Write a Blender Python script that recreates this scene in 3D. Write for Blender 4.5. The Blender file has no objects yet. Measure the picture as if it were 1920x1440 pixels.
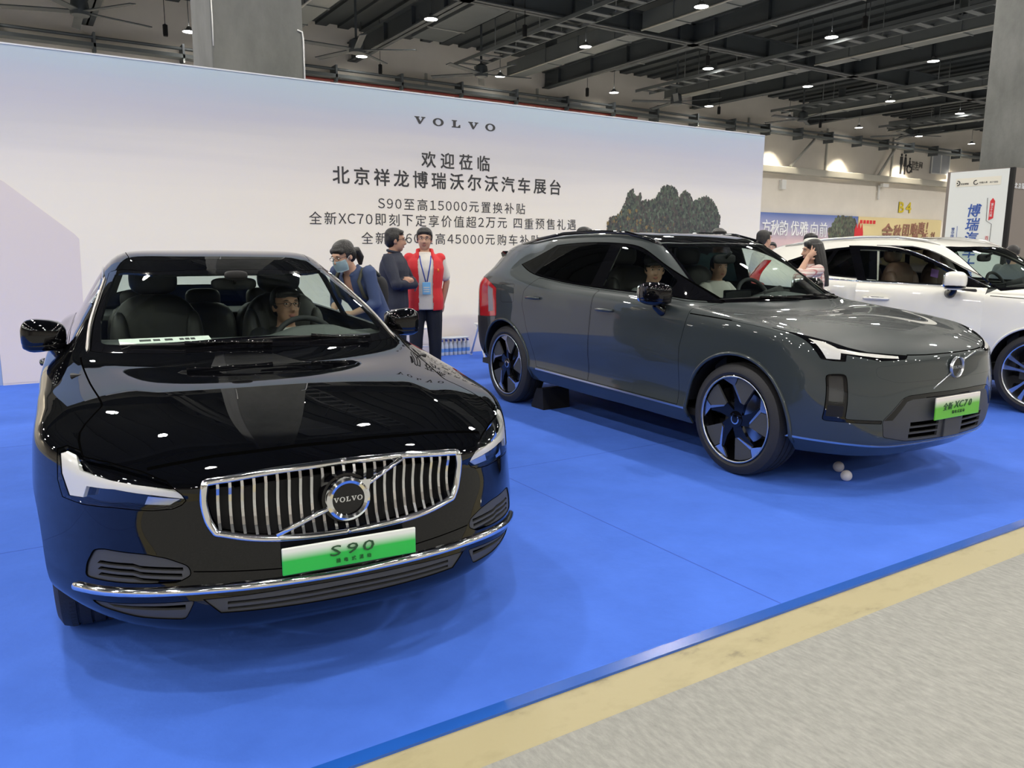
import bpy, bmesh, math, random
from math import radians, sin, cos, pi, sqrt, atan2
from mathutils import Vector, Matrix, Euler
random.seed(7)
SC = bpy.context.scene
COL = SC.collection
# ------------------------------------------------------------------ camera, world, exposure
CAMH = 1.46
cam_d = bpy.data.cameras.new('camera'); cam = bpy.data.objects.new('camera', cam_d); COL.objects.link(cam)
cam_d.sensor_fit = 'HORIZONTAL'; cam_d.sensor_width = 36.0; cam_d.lens = 36.0 * 1472.0 / 1920.0
cam_d.clip_start = 0.05; cam_d.clip_end = 300
_M = Matrix(((0.84481, -0.53506, 0.00283), (-0.08541, -0.14007, -0.98645), (0.52821, 0.83312, -0.16403)))
def _rot():
    a, b, c = radians(32.36), radians(9.685), radians(0.37)
    B = Matrix(((1, 0, 0), (0, 0, -1), (0, 1, 0)))
    Ry = Matrix(((cos(a), -sin(a), 0), (sin(a), cos(a), 0), (0, 0, 1)))
    Rx = Matrix(((1, 0, 0), (0, cos(b), -sin(b)), (0, sin(b), cos(b))))
    Rz = Matrix(((cos(c), -sin(c), 0), (sin(c), cos(c), 0), (0, 0, 1)))
    return Rz @ Rx @ B @ Ry
_M = _rot()
_x, _y, _z = _M[0], _M[1], _M[2]
cam.matrix_world = Matrix(((_x[0], -_y[0], -_z[0], 0), (_x[1], -_y[1], -_z[1], 0), (_x[2], -_y[2], -_z[2], CAMH), (0, 0, 0, 1)))
SC.camera = cam
SC.view_settings.view_transform = 'Standard'; SC.view_settings.look = 'None'
SC.view_settings.gamma = 1.0; SC.view_settings.use_curve_mapping = False
SC.view_settings.exposure = 0.0
world = bpy.data.worlds.new('hall_world'); SC.world = world; world.use_nodes = True
_bg = world.node_tree.nodes['Background']; _bg.inputs[0].default_value = (0.75, 0.8, 0.9, 1); _bg.inputs[1].default_value = 0.02

# ------------------------------------------------------------------ materials
def s2l(c):
    c = c / 255.0
    return c / 12.92 if c <= 0.04045 else ((c + 0.055) / 1.055) ** 2.4
def rgb(r, g, b): return (s2l(r), s2l(g), s2l(b), 1.0)
def mat(name, col, rough=0.5, metal=0.0, coat=0.0, spec=0.5, emit=None, estr=0.0, bump=0.0, bscale=50.0, var=0.0, vscale=8.0, coatr=0.03):
    m = bpy.data.materials.new(name); m.use_nodes = True
    nt = m.node_tree; b = nt.nodes['Principled BSDF']
    b.inputs['Base Color'].default_value = col; b.inputs['Roughness'].default_value = rough
    b.inputs['Metallic'].default_value = metal; b.inputs['Coat Weight'].default_value = coat
    b.inputs['Coat Roughness'].default_value = coatr; b.inputs['Specular IOR Level'].default_value = spec
    if emit: b.inputs['Emission Color'].default_value = emit; b.inputs['Emission Strength'].default_value = estr
    if bump or var:
        tc = nt.nodes.new('ShaderNodeTexCoord')
    if bump:
        n = nt.nodes.new('ShaderNodeTexNoise'); n.inputs['Scale'].default_value = bscale; n.inputs['Detail'].default_value = 6
        bp = nt.nodes.new('ShaderNodeBump'); bp.inputs['Strength'].default_value = bump; bp.inputs['Distance'].default_value = 0.01
        nt.links.new(tc.outputs['Object'], n.inputs['Vector']); nt.links.new(n.outputs['Fac'], bp.inputs['Height']); nt.links.new(bp.outputs['Normal'], b.inputs['Normal'])
    if var:
        n = nt.nodes.new('ShaderNodeTexNoise'); n.inputs['Scale'].default_value = vscale; n.inputs['Detail'].default_value = 5; n.inputs['Roughness'].default_value = 0.65
        r = nt.nodes.new('ShaderNodeValToRGB'); r.color_ramp.elements[0].position = 0.3; r.color_ramp.elements[1].position = 0.7
        r.color_ramp.elements[0].color = tuple(c * (1 - var) for c in col[:3]) + (1,); r.color_ramp.elements[1].color = tuple(min(1, c * (1 + var)) for c in col[:3]) + (1,)
        nt.links.new(tc.outputs['Object'], n.inputs['Vector']); nt.links.new(n.outputs['Fac'], r.inputs['Fac']); nt.links.new(r.outputs['Color'], b.inputs['Base Color'])
    return m
def glassmat(name, tint, ior=1.5, rough=0.0):
    m = bpy.data.materials.new(name); m.use_nodes = True; nt = m.node_tree
    for n in list(nt.nodes): nt.nodes.remove(n)
    o = nt.nodes.new('ShaderNodeOutputMaterial'); t = nt.nodes.new('ShaderNodeBsdfTransparent'); g = nt.nodes.new('ShaderNodeBsdfGlossy')
    x = nt.nodes.new('ShaderNodeMixShader'); f = nt.nodes.new('ShaderNodeFresnel'); f.inputs['IOR'].default_value = ior
    t.inputs[0].default_value = tint; g.inputs['Roughness'].default_value = rough; g.inputs[0].default_value = (1, 1, 1, 1)
    geo = nt.nodes.new('ShaderNodeNewGeometry'); mx = nt.nodes.new('ShaderNodeMix'); mx.data_type = 'FLOAT'
    nt.links.new(geo.outputs['Backfacing'], mx.inputs['Factor']); nt.links.new(f.outputs[0], mx.inputs['A']); mx.inputs['B'].default_value = 0.04
    nt.links.new(mx.outputs['Result'], x.inputs[0]); nt.links.new(t.outputs[0], x.inputs[1]); nt.links.new(g.outputs[0], x.inputs[2]); nt.links.new(x.outputs[0], o.inputs[0])
    return m
MT = {}
MT['black_paint'] = mat('black_paint', (0.0016, 0.0018, 0.0026, 1), 0.4, 0, 1.0, 0.0, coatr=0.0)
MT['grey_paint'] = mat('grey_paint', (0.034, 0.043, 0.045, 1), 0.42, 0.15, 1.0, 0.2, coatr=0.0)
MT['white_paint'] = mat('white_paint', (0.80, 0.79, 0.73, 1), 0.4, 0, 1.0, 0.1, coatr=0.0)
MT['gloss_black'] = mat('gloss_black', (0.003, 0.003, 0.004, 1), 0.03, 0, 0.0, 0.5)
MT['matte_black'] = mat('matte_black', (0.008, 0.008, 0.009, 1), 0.6, spec=0.3)
MT['gap'] = mat('shut_line', (0.0012, 0.0012, 0.0012, 1), 0.9, spec=0.0)
MT['plastic_grey'] = mat('plastic_grey', (0.045, 0.047, 0.05, 1), 0.55)
MT['rubber'] = mat('rubber', (0.016, 0.016, 0.018, 1), 0.62, bump=0.15, bscale=120)
MT['chrome'] = mat('chrome', (0.82, 0.83, 0.85, 1), 0.08, 1.0)
MT['satin'] = mat('satin_metal', (0.6, 0.62, 0.65, 1), 0.28, 1.0)
MT['alloy'] = mat('polished_alloy', (0.72, 0.74, 0.78, 1), 0.25, 1.0)
MT['rim_grey'] = mat('rim_grey', (0.06, 0.063, 0.066, 1), 0.5, 0.3, bump=0.3, bscale=300)
MT['glass'] = glassmat('clear_glass', (0.80, 0.88, 0.84, 1))
MT['tint'] = glassmat('privacy_glass', (0.05, 0.05, 0.055, 1))
MT['lens'] = glassmat('lamp_lens', (0.95, 0.97, 0.97, 1))
MT['drl'] = mat('light_guide_white', (0.60, 0.60, 0.58, 1), 0.25, 0, 0.5)
MT['tail_red'] = mat('tail_red', (0.45, 0.012, 0.015, 1), 0.15, 0, 1.0)
MT['cabin'] = mat('cabin_dark', (0.02, 0.02, 0.022, 1), 0.7)
MT['dash'] = mat('dash_grey', (0.055, 0.06, 0.06, 1), 0.65)
MT['seat'] = mat('seat_black', (0.02, 0.019, 0.018, 1), 0.5)
MT['seat_tan'] = mat('seat_brown', (0.11, 0.065, 0.045, 1), 0.5)
MT['headliner'] = mat('headliner', (0.10, 0.10, 0.10, 1), 0.9)
MT['mirror'] = mat('mirror_glass', (0.85, 0.87, 0.88, 1), 0.02, 1.0)

# ------------------------------------------------------------------ object helpers
def link(name, me, m=None, parent=None, smooth=False):
    o = bpy.data.objects.new(name, me); COL.objects.link(o)
    if m is not None and len(me.materials) == 0:
        for q in (m if isinstance(m, (list, tuple)) else [m]): me.materials.append(MT[q] if isinstance(q, str) else q)
    if smooth:
        for p in me.polygons: p.use_smooth = True
    if parent is not None: o.parent = parent
    return o
def bm_obj(name, bm, m=None, parent=None, smooth=False, auto=None):
    me = bpy.data.meshes.new(name); bm.normal_update(); bm.to_mesh(me); bm.free()
    o = link(name, me, m, parent, smooth or auto is not None)
    if auto is not None: me.set_sharp_from_angle(angle=radians(auto))
    return o
def tag(o, label=None, cat=None, group=None, kind=None):
    if label: o['label'] = label
    if cat: o['category'] = cat
    if group: o['group'] = group
    if kind: o['kind'] = kind
    return o
def empty(name, loc, rz=0, label=None, cat=None, group=None):
    o = bpy.data.objects.new(name, None); COL.objects.link(o); o.location = loc; o.rotation_euler = (0, 0, rz); o.empty_display_size = 0.2
    return tag(o, label, cat, group)
def box(bm, x0, x1, y0, y1, z0, z1, bev=0.0, mi=0, M=None):
    vs = [bm.verts.new((x, y, z)) for x in (x0, x1) for y in (y0, y1) for z in (z0, z1)]
    fs = [bm.faces.new([vs[i] for i in q]) for q in ((0, 1, 3, 2), (4, 6, 7, 5), (0, 4, 5, 1), (2, 3, 7, 6), (0, 2, 6, 4), (1, 5, 7, 3))]
    for f in fs: f.material_index = mi
    out = vs
    if bev:
        es = list({e for f in fs for e in f.edges})
        r = bmesh.ops.bevel(bm, geom=es, offset=bev, segments=3, profile=0.5, affect='EDGES')
        out = list({v for f in r['faces'] for v in f.verts} | {v for v in vs if v.is_valid})
        for f in r['faces']: f.material_index = mi
    if M is not None: bmesh.ops.transform(bm, matrix=M, verts=[v for v in out if v.is_valid])
    return out
def tube(bm, pts, r, n=10, mi=0, caps=True, closed=False):
    pts = [Vector(p) for p in pts]; rs = r if isinstance(r, (list, tuple)) else [r] * len(pts)
    rings = []; up = Vector((0, 0, 1)); prev = None
    for i, p in enumerate(pts):
        if closed: d = pts[(i + 1) % len(pts)] - pts[i - 1]
        else: d = pts[min(i + 1, len(pts) - 1)] - pts[max(i - 1, 0)]
        d.normalize()
        if prev is None:
            a = d.cross(up)
            if a.length < 0.05: a = d.cross(Vector((1, 0, 0)))
        else: a = prev - d * prev.dot(d)
        a.normalize(); prev = a; b = d.cross(a)
        rings.append([bm.verts.new(p + (a * cos(2 * pi * k / n) + b * sin(2 * pi * k / n)) * rs[i]) for k in range(n)])
    m = len(rings)
    for i in range(m if closed else m - 1):
        A, B = rings[i], rings[(i + 1) % m]
        for k in range(n):
            f = bm.faces.new((A[k], A[(k + 1) % n], B[(k + 1) % n], B[k])); f.material_index = mi; f.smooth = True
    if caps and not closed:
        bm.faces.new(rings[0][::-1]).material_index = mi; bm.faces.new(rings[-1]).material_index = mi
def lathe(bm, prof, n=32, axis='z', mi=0, c=(0, 0, 0), cap=True):
    # prof: list of (radius, height)
    rings = []
    for r, hgt in prof:
        ring = []
        for k in range(n):
            a = 2 * pi * k / n; p = (r * cos(a), r * sin(a), hgt)
            if axis == 'x': p = (hgt, r * cos(a), r * sin(a))
            elif axis == 'y': p = (r * sin(a), hgt, r * cos(a))
            ring.append(bm.verts.new((p[0] + c[0], p[1] + c[1], p[2] + c[2])))
        rings.append(ring)
    for A, B in zip(rings, rings[1:]):
        for k in range(n):
            f = bm.faces.new((A[k], A[(k + 1) % n], B[(k + 1) % n], B[k])); f.material_index = mi; f.smooth = True
    if cap:
        for R_ in (rings[0][::-1], rings[-1]):
            if (R_[0].co - R_[len(R_) // 2].co).length > 1e-6:
                f = bm.faces.new(R_); f.material_index = mi
def prism(bm, poly, a, b, axis='y', mi=0):
    def P(p, t):
        return {'x': (t, p[0], p[1]), 'y': (p[0], t, p[1]), 'z': (p[0], p[1], t)}[axis]
    A = [bm.verts.new(P(p, a)) for p in poly]; B = [bm.verts.new(P(p, b)) for p in poly]
    n = len(poly)
    for k in range(n): bm.faces.new((A[k], A[(k + 1) % n], B[(k + 1) % n], B[k])).material_index = mi
    bm.faces.new(A[::-1]).material_index = mi; bm.faces.new(B).material_index = mi
def mk(name, fn, m=None, parent=None, smooth=False, auto=None, rec=True):
    bm = bmesh.new(); fn(bm)
    if rec: bmesh.ops.recalc_face_normals(bm, faces=bm.faces)
    return bm_obj(name, bm, m, parent, smooth, auto)
MT['satin_dark'] = mat('dark_reflector', (0.10, 0.10, 0.11, 1), 0.2, 0.8)
MT['grey_mirror'] = mat('grey_front_panel', (0.075, 0.08, 0.078, 1), 0.2, 0.6, 1.0, coatr=0.01)
MT['slat'] = mat('grille_slat_metal', (0.74, 0.75, 0.77, 1), 0.16, 1.0)
MT['trim_dark'] = mat('bright_trim', (0.42, 0.40, 0.38, 1), 0.3, 0.8)
MT['rail_silver'] = mat('rail_silver', (0.62, 0.62, 0.60, 1), 0.3, 0.7)
MT['sticker'] = mat('green_sticker', (0.25, 0.5, 0.3, 1), 0.5)
# ------------------------------------------------------------------ car body sheets: a smooth cage, cut into panels
AX = {'front': (0, 2), 'side': (1, 2), 'top': (0, 1)}
def roundpoly(pts, r=0.02, seg=4, skip=()):
    out = []; n = len(pts)
    for i in range(n):
        p = Vector(pts[i]); a = Vector(pts[i - 1]) - p; b = Vector(pts[(i + 1) % n]) - p
        ri = r if not isinstance(r, (list, tuple)) else r[i]
        d = min(ri, a.length * 0.45, b.length * 0.45)
        if d < 1e-4 or i in skip: out.append(tuple(p)); continue
        s, e = p + a.normalized() * d, p + b.normalized() * d
        for k in range(seg + 1):
            t = k / seg; out.append(tuple(s * (1 - t) ** 2 + p * 2 * t * (1 - t) + e * t * t))
    return out
def parea(P): return 0.5 * sum(P[i - 1][0] * P[i][1] - P[i][0] * P[i - 1][1] for i in range(len(P)))
def insetpoly(P, d):
    s = 1 if parea(P) > 0 else -1; n = len(P); out = []
    for i in range(n):
        p = Vector(P[i]); a = (p - Vector(P[i - 1])); b = (Vector(P[(i + 1) % n]) - p)
        if a.length < 1e-7: a = b
        if b.length < 1e-7: b = a
        a.normalize(); b.normalize()
        na, nb = Vector((-a.y, a.x)) * s, Vector((-b.y, b.x)) * s
        m = na + nb
        if m.length < 1e-4: m = na.copy()
        m.normalize(); out.append(tuple(p + m * (d / max(0.35, m.dot(na)))))
    return out
def strippoly(L, w):
    A, B = [], []
    for i, p in enumerate(L):
        p = Vector(p); d = Vector(L[min(i + 1, len(L) - 1)]) - Vector(L[max(i - 1, 0)]); d.normalize()
        n = Vector((-d.y, d.x)) * (w / 2); A.append(tuple(p + n)); B.append(tuple(p - n))
    return A + B[::-1]
def crv(pts, k=4):
    # catmull-rom through 2D points
    P = [Vector(p) for p in pts]; out = []
    for i in range(len(P) - 1):
        p0, p1, p2, p3 = P[max(i - 1, 0)], P[i], P[i + 1], P[min(i + 2, len(P) - 1)]
        for j in range(k):
            t = j / k
            out.append(tuple(0.5 * ((2 * p1) + (p2 - p0) * t + (2 * p0 - 5 * p1 + 4 * p2 - p3) * t * t + (3 * p1 - p0 - 3 * p2 + p3) * t ** 3)))
    out.append(tuple(P[-1])); return out
def inpoly(P, x, y):
    c = False; j = len(P) - 1
    for i in range(len(P)):
        if (P[i][1] > y) != (P[j][1] > y) and x < (P[j][0] - P[i][0]) * (y - P[i][1]) / (P[j][1] - P[i][1]) + P[i][0]: c = not c
        j = i
    return c
class Body:
    def __init__(self, top, front, side, rear, creases=(), levels=3):
        # top[i][j] j=0 centre..4 shoulder; front[r][j]; side[r][i]; rear[r][j]
        V = []; idx = {}
        def add(p, key): idx[key] = len(V); V.append(Vector(p)); return idx[key]
        N = len(top); J = len(top[0]); Rr = len(front)
        for s in (1, -1):
            def g(key, p):
                k = (s,) + key
                if abs(p[0]) < 1e-9:
                    k0 = (0,) + key
                    if k0 not in idx: add(p, k0)
                    idx[k] = idx[k0]
                else: add((p[0] * s, p[1], p[2]), k)
            for i in range(N):
                for j in range(J): g(('t', i, j), top[i][j])
            for r in range(Rr):
                for j in range(J): g(('f', r, j), front[r][j])
                for j in range(J): g(('r', r, j), rear[r][j])
                for i in range(1, N - 1): g(('s', r, i), side[r][i])
        F = []
        for s in (1, -1):
            I = lambda *k: idx[(s,) + k]
            ft = lambda r, j: I('t', 0, j) if r < 0 else I('f', r, j)
            rt = lambda r, j: I('t', N - 1, j) if r < 0 else I('r', r, j)
            def sd(r, i):
                if r < 0: return I('t', i, J - 1)
                if i == 0: return I('f', r, J - 1)
                if i == N - 1: return I('r', r, J - 1)
                return I('s', r, i)
            q = []
            for i in range(N - 1):
                for j in range(J - 1): q.append((I('t', i, j), I('t', i, j + 1), I('t', i + 1, j + 1), I('t', i + 1, j)))
            for r in range(-1, Rr - 1):
                for j in range(J - 1):
                    q.append((ft(r, j), ft(r + 1, j), ft(r + 1, j + 1), ft(r, j + 1)))
                    q.append((rt(r, j), rt(r, j + 1), rt(r + 1, j + 1), rt(r + 1, j)))
                for i in range(N - 1): q.append((sd(r, i), sd(r + 1, i), sd(r + 1, i + 1), sd(r, i + 1)))
            F += q if s == 1 else [f[::-1] for f in q]
        me = bpy.data.meshes.new('cage'); me.from_pydata([tuple(v) for v in V], [], F)
        cr = me.attributes.new('crease_edge', 'FLOAT', 'EDGE')
        cd = {}
        for keys, val in creases:
            for s in (1, -1):
                ks = [idx[(s,) + k] for k in keys]
                for a, b in zip(ks, ks[1:]): cd[frozenset((a, b))] = val
        for e in me.edges:
            cr.data[e.index].value = cd.get(frozenset(e.vertices), 0.0)
        o = bpy.data.objects.new('cage', me); COL.objects.link(o)
        sub = o.modifiers.new('s', 'SUBSURF'); sub.levels = levels; sub.subdivision_type = 'CATMULL_CLARK'; sub.boundary_smooth = 'PRESERVE_CORNERS'
        tgt = [v.copy() for v in V]
        for it in range(4):
            dg = bpy.context.evaluated_depsgraph_get(); dg.update(); ev = o.evaluated_get(dg).to_mesh()
            if it == 3: break
            for k in range(len(V)): me.vertices[k].co += (tgt[k] - ev.vertices[k].co) * 0.85
            me.update(); o.evaluated_get(dg).to_mesh_clear()
        bm = bmesh.new(); bm.from_mesh(ev)
        o.evaluated_get(dg).to_mesh_clear(); bpy.data.objects.remove(o); bpy.data.meshes.remove(me)
        bmesh.ops.delete(bm, geom=[f for f in bm.faces if f.calc_center_median().x < 0], context='FACES')
        for v in bm.verts:
            if abs(v.co.x) < 1e-4: v.co.x = 0
        self.bm = bm; self.L = bm.faces.layers.int.new('L'); self.names = ['body']
    def lid(self, n):
        if n not in self.names: self.names.append(n)
        return self.names.index(n)
    def cut(self, poly, proj, new, allow=None, cond=None):
        bm = self.bm; L = self.L; a, b = AX[proj]; k = 3 - a - b
        al = None if allow is None else {self.lid(n) for n in allow}
        mn = (min(p[0] for p in poly) - 1e-4, min(p[1] for p in poly) - 1e-4); mx = (max(p[0] for p in poly) + 1e-4, max(p[1] for p in poly) + 1e-4)
        def bb(f):
            xs = [v.co[a] for v in f.verts]; ys = [v.co[b] for v in f.verts]; return min(xs), max(xs), min(ys), max(ys)
        def ok(f):
            if al is not None and f[L] not in al: return False
            return cond is None or cond(f.calc_center_median(), f.normal)
        cand = set()
        for f in bm.faces:
            x0, x1, y0, y1 = bb(f)
            if x1 < mn[0] or x0 > mx[0] or y1 < mn[1] or y0 > mx[1]: continue
            if ok(f): cand.add(f)
        n = len(poly)
        for i in range(n):
            p, q = poly[i - 1], poly[i]
            if (p[0] - q[0]) ** 2 + (p[1] - q[1]) ** 2 < 1e-12: continue
            sx0, sx1, sy0, sy1 = min(p[0], q[0]) - 1e-3, max(p[0], q[0]) + 1e-3, min(p[1], q[1]) - 1e-3, max(p[1], q[1]) + 1e-3
            sub = []
            for f in cand:
                x0, x1, y0, y1 = bb(f)
                if x1 < sx0 or x0 > sx1 or y1 < sy0 or y0 > sy1: continue
                sub.append(f)
            if not sub: continue
            co = [0, 0, 0]; no = [0, 0, 0]; co[a], co[b] = p; no[a], no[b] = -(q[1] - p[1]), q[0] - p[0]
            geom = list({v for f in sub for v in f.verts}) + list({e for f in sub for e in f.edges}) + sub
            r = bmesh.ops.bisect_plane(bm, geom=geom, dist=1e-6, plane_co=co, plane_no=Vector(no).normalized())
            for e in r['geom']:
                if isinstance(e, bmesh.types.BMFace): cand.add(e)
            cand = {f for f in cand if f.is_valid}
        nl = self.lid(new); cnt = 0
        for f in cand:
            c = f.calc_center_median()
            if inpoly(poly, c[a], c[b]) and ok(f): f[L] = nl; cnt += 1
        return cnt
    def panel(self, poly, proj, new, gap=0.004, allow=None, cond=None, gapname='gap'):
        self.cut(poly, proj, gapname, allow, cond)
        return self.cut(insetpoly(poly, gap), proj, new, [gapname], cond)
    def line(self, pts, proj, w=0.005, allow=None, cond=None, new='gap'):
        # a long thin strip, one piece per segment
        for p, q in zip(pts, pts[1:]):
            self.cut(strippoly([p, q], w), proj, new, allow, cond)
    def finish(self):
        bm = self.bm; bm.normal_update()
        for f in bm.faces: f.smooth = True
        # weighted vertex normals, mirrored at the centre line
        self.nrm = {}
        for v in bm.verts:
            n = Vector()
            for f in v.link_faces: n += f.normal * (f.calc_area() + 1e-7)
            if abs(v.co.x) < 1e-5: n.x = 0
            if n.length == 0: n = Vector((0, 0, 1))
            self.nrm[v] = n.normalized()
    def get(self, names, name, mats, parent, side=0, thick=0.012, off=0.0, origin=(0, 0, 0), inner=1):
        # side 0 both halves in one mesh, +1 / -1 one half;  off moves the sheet along its normal
        bm = self.bm; L = self.L; ids = [self.lid(n) for n in ([names] if isinstance(names, str) else names)]
        fs = [f for f in bm.faces if f[L] in ids]
        if not fs: print('empty patch', names); return None
        V = []; NR = []; F = []; MI = []; key = {}
        def vid(v, s, layer):
            c = v.co; s_ = 1 if abs(c.x) < 1e-6 else s
            k = (v, s_, layer)
            if k not in key:
                n = self.nrm[v]; d = off - (thick if layer % 2 else 0)
                p = Vector(c) + n * d; nn = n if layer % 2 == 0 else -n
                key[k] = len(V); V.append((p.x * s_ - origin[0], p.y - origin[1], p.z - origin[2])); NR.append((nn.x * s_, nn.y, nn.z))
            return key[k]
        fset = set(fs)
        for s in ((1, -1) if side == 0 else (side,)):
            for f in fs:
                vs = [vid(v, s, 0) for v in f.verts]
                F.append(vs if s == 1 else vs[::-1]); MI.append(ids.index(f[L]) if len(ids) > 1 else 0)
                if thick:
                    vs = [vid(v, s, 1) for v in f.verts]; F.append(vs[::-1] if s == 1 else vs); MI.append(inner if len(ids) == 1 else len(ids))
            if thick:
                for f in fs:
                    for lp in f.loops:
                        e = lp.edge
                        if sum(1 for g in e.link_faces if g in fset) == 1 and not (side == 0 and all(abs(v.co.x) < 1e-6 for v in e.verts)):
                            a, b = lp.vert, lp.link_loop_next.vert
                            base = len(V); pr = []
                            for v, ly in ((b, 0), (a, 0), (a, 1), (b, 1)):
                                d = off - (thick if ly else 0); p = Vector(v.co) + self.nrm[v] * d
                                V.append((p.x * s - origin[0], p.y - origin[1], p.z - origin[2])); pr.append(len(V) - 1)
                            t = Vector(b.co - a.co).normalized(); rn = t.cross(f.normal)
                            NR += [(rn.x * s, rn.y, rn.z)] * 4
                            F.append(pr if s == 1 else pr[::-1]); MI.append(0)
        me = bpy.data.meshes.new(name); me.from_pydata(V, [], F)
        ms = mats if isinstance(mats, (list, tuple)) else [mats]
        for q in ms: me.materials.append(MT[q] if isinstance(q, str) else q)
        nm = len(ms)
        for p in me.polygons: p.use_smooth = True; p.material_index = min(MI[p.index], nm - 1)
        me.normals_split_custom_set_from_vertices(NR)
        o = link(name, me, None, parent)
        o.location = origin
        return o
    def bvh(self):
        from mathutils.bvhtree import BVHTree
        return BVHTree.FromBMesh(self.bm)
# ------------------------------------------------------------------ lettering and emblems
_V = [(-.55, 1), (-.05, 1), (-.05, .89), (-.17, .86), (.06, .34), (.25, .86), (.13, .89), (.13, 1), (.55, 1), (.55, .89), (.43, .85), (.05, 0), (-.1, 0), (-.43, .85), (-.55, .89)]
_L = [(-.45, 1), (.1, 1), (.1, .89), (-.03, .86), (-.03, .13), (.18, .13), (.35, .4), (.45, .4), (.45, 0), (-.45, 0), (-.45, .11), (-.31, .14), (-.31, .86), (-.45, .89)]
def wordmark(bm, hgt, gap, depth, mi=0, axis='y', y=0.0):
    # five slab-serif letters V O L V O, centred on the origin, facing -y
    x = -2 * gap
    for ch in 'VOLVO':
        if ch == 'O':
            n = 28; A = [];
            for yy in (y - depth, y):
                for ax, az in ((.56, .54), (.30, .40)):
                    A.append([bm.verts.new((x + ax * hgt * cos(2 * pi * k / n), yy, hgt * .5 + az * hgt * sin(2 * pi * k / n))) for k in range(n)])
            for k in range(n):
                k2 = (k + 1) % n
                for a, b in ((0, 1), (3, 2), (2, 0), (1, 3)):
                    bm.faces.new((A[a][k], A[a][k2], A[b][k2], A[b][k])).material_index = mi
        else:
            prism(bm, [(x + p[0] * hgt, p[1] * hgt) for p in (_V if ch == 'V' else _L)], y - depth, y, 'y', mi)
        x += gap
_GL = {}
def glyph(ch):
    if ch not in _GL:
        cu = bpy.data.curves.new('g', 'FONT'); cu.body = ch; cu.size = 1.0; cu.resolution_u = 2; cu.fill_mode = 'FRONT'
        t = bpy.data.objects.new('tmp', cu); COL.objects.link(t)
        dg = bpy.context.evaluated_depsgraph_get(); dg.update()
        me = bpy.data.meshes.new_from_object(t.evaluated_get(dg)); bpy.data.objects.remove(t); bpy.data.curves.remove(cu)
        xs = [v.co.x for v in me.vertices]; ys = [v.co.y for v in me.vertices]
        _GL[ch] = ([tuple(v.co) for v in me.vertices], [tuple(p.vertices) for p in me.polygons], (min(xs), max(xs)) if xs else (0, 0), (min(ys), max(ys)) if ys else (0, 0)); bpy.data.meshes.remove(me)
    return _GL[ch]
def textmesh(name, txt, size, m, parent, loc, rot, depth=0.003, spacing=1.0, sx=1.0, shear=0.0, bold=0.0, pitch=None, vertical=False, fw=False):
    # letters laid out one by one (wide characters on a 1-em pitch), solid, centred on loc
    adv = [(1.0 if ord(ch) > 0x2000 else (.36 if ch in ' !' else .62)) * spacing for ch in txt]
    tot = sum(adv); x = -tot / 2; V, F = [], []
    for ch, a in zip(txt, adv):
        if ch != ' ':
            vs, fs, (x0, x1), (y0, y1) = glyph(chr(ord(ch) + 0xFEE0) if fw and 0x20 < ord(ch) < 0x7f else ch); cx = (x0 + x1) / 2; cy = (y0 + y1) / 2 if ord(ch) > 0x2000 else .36
            for rx, ry in (((0, 0),) if not bold else ((0, 0), (bold, 0), (0, bold), (bold, bold))):
                o = len(V); n = len(vs)
                for z in (depth, 0):
                    for v in vs:
                        yy = (v[1] - cy + ry) * size; xx = ((x + a / 2) + (v[0] - cx) * sx + rx) * size
                        if vertical: xx = ((v[0] - cx) * sx + rx) * size; yy += -(x + a / 2) * size
                        V.append((xx + shear * yy, yy, z + (rx + ry) * size * .01))
                cnt = {}
                for f in fs:
                    F.append([o + i for i in f])
                    for i in range(len(f)):
                        e = (f[i], f[(i + 1) % len(f)]); cnt[e] = 1
                for (i, j) in cnt:
                    if (j, i) not in cnt: F.append([o + i, o + n + i, o + n + j, o + j])
        x += a
    me = bpy.data.meshes.new(name); me.from_pydata(V, [], F); me.materials.append(MT[m] if isinstance(m, str) else m)
    o = link(name, me, None, parent); o.matrix_local = Matrix.Translation(loc) @ Euler(rot).to_matrix().to_4x4()
    return o
def emblem(parent, loc, R, rot=(0, 0, 0), face='gloss_black', ringm='chrome', name='emblem', txt=0.22, gap=0.262, inn=.70):
    def f(bm):
        n = 40; prof = [(R * inn, .0), (R * (inn + .02), -.012), (R * (inn + 1) / 2, -.017), (R * .97, -.012), (R, 0)]
        lathe(bm, prof, n, 'y', cap=False)
        # arrow at upper right
        d = Vector((sin(radians(52)), 0, cos(radians(52)))); s = Vector((d.z, 0, -d.x))
        P = [d * R * .92 + s * R * .30, d * R * 1.36, d * R * .92 - s * R * .30]
        # arrow head with its outer corner square to the ring
        P = [d * R * .93 + s * R * .22, d * R * 1.0 + s * R * .30, d * R * 1.32 + s * R * .30 * .0 + s * R * .22, d * R * 1.32 - s * R * .22, d * R * 1.0 - s * R * .30, d * R * .93 - s * R * .22]
        P = [d * R * .90 + s * R * .33, d * R * 1.30 + s * 0, d * R * .90 - s * R * .33]
        prism(bm, [(p.x, p.z) for p in P], -.014, 0, 'y')
    o = mk(name, f, ringm, parent, auto=35)
    o.matrix_local = Matrix.Translation(loc) @ Euler(rot).to_matrix().to_4x4()
    mk('emblem_face', lambda bm: lathe(bm, [(0.0005, -.004), (R * (inn + .01), -.004), (R * (inn + .01), .004)], 40, 'y'), face, o, auto=35)
    mk('lettering', lambda bm: wordmark(bm, R * txt, R * gap, .003, y=-.0045), ringm, o).location = (0, 0, -R * txt * .5)
    return o
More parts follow.
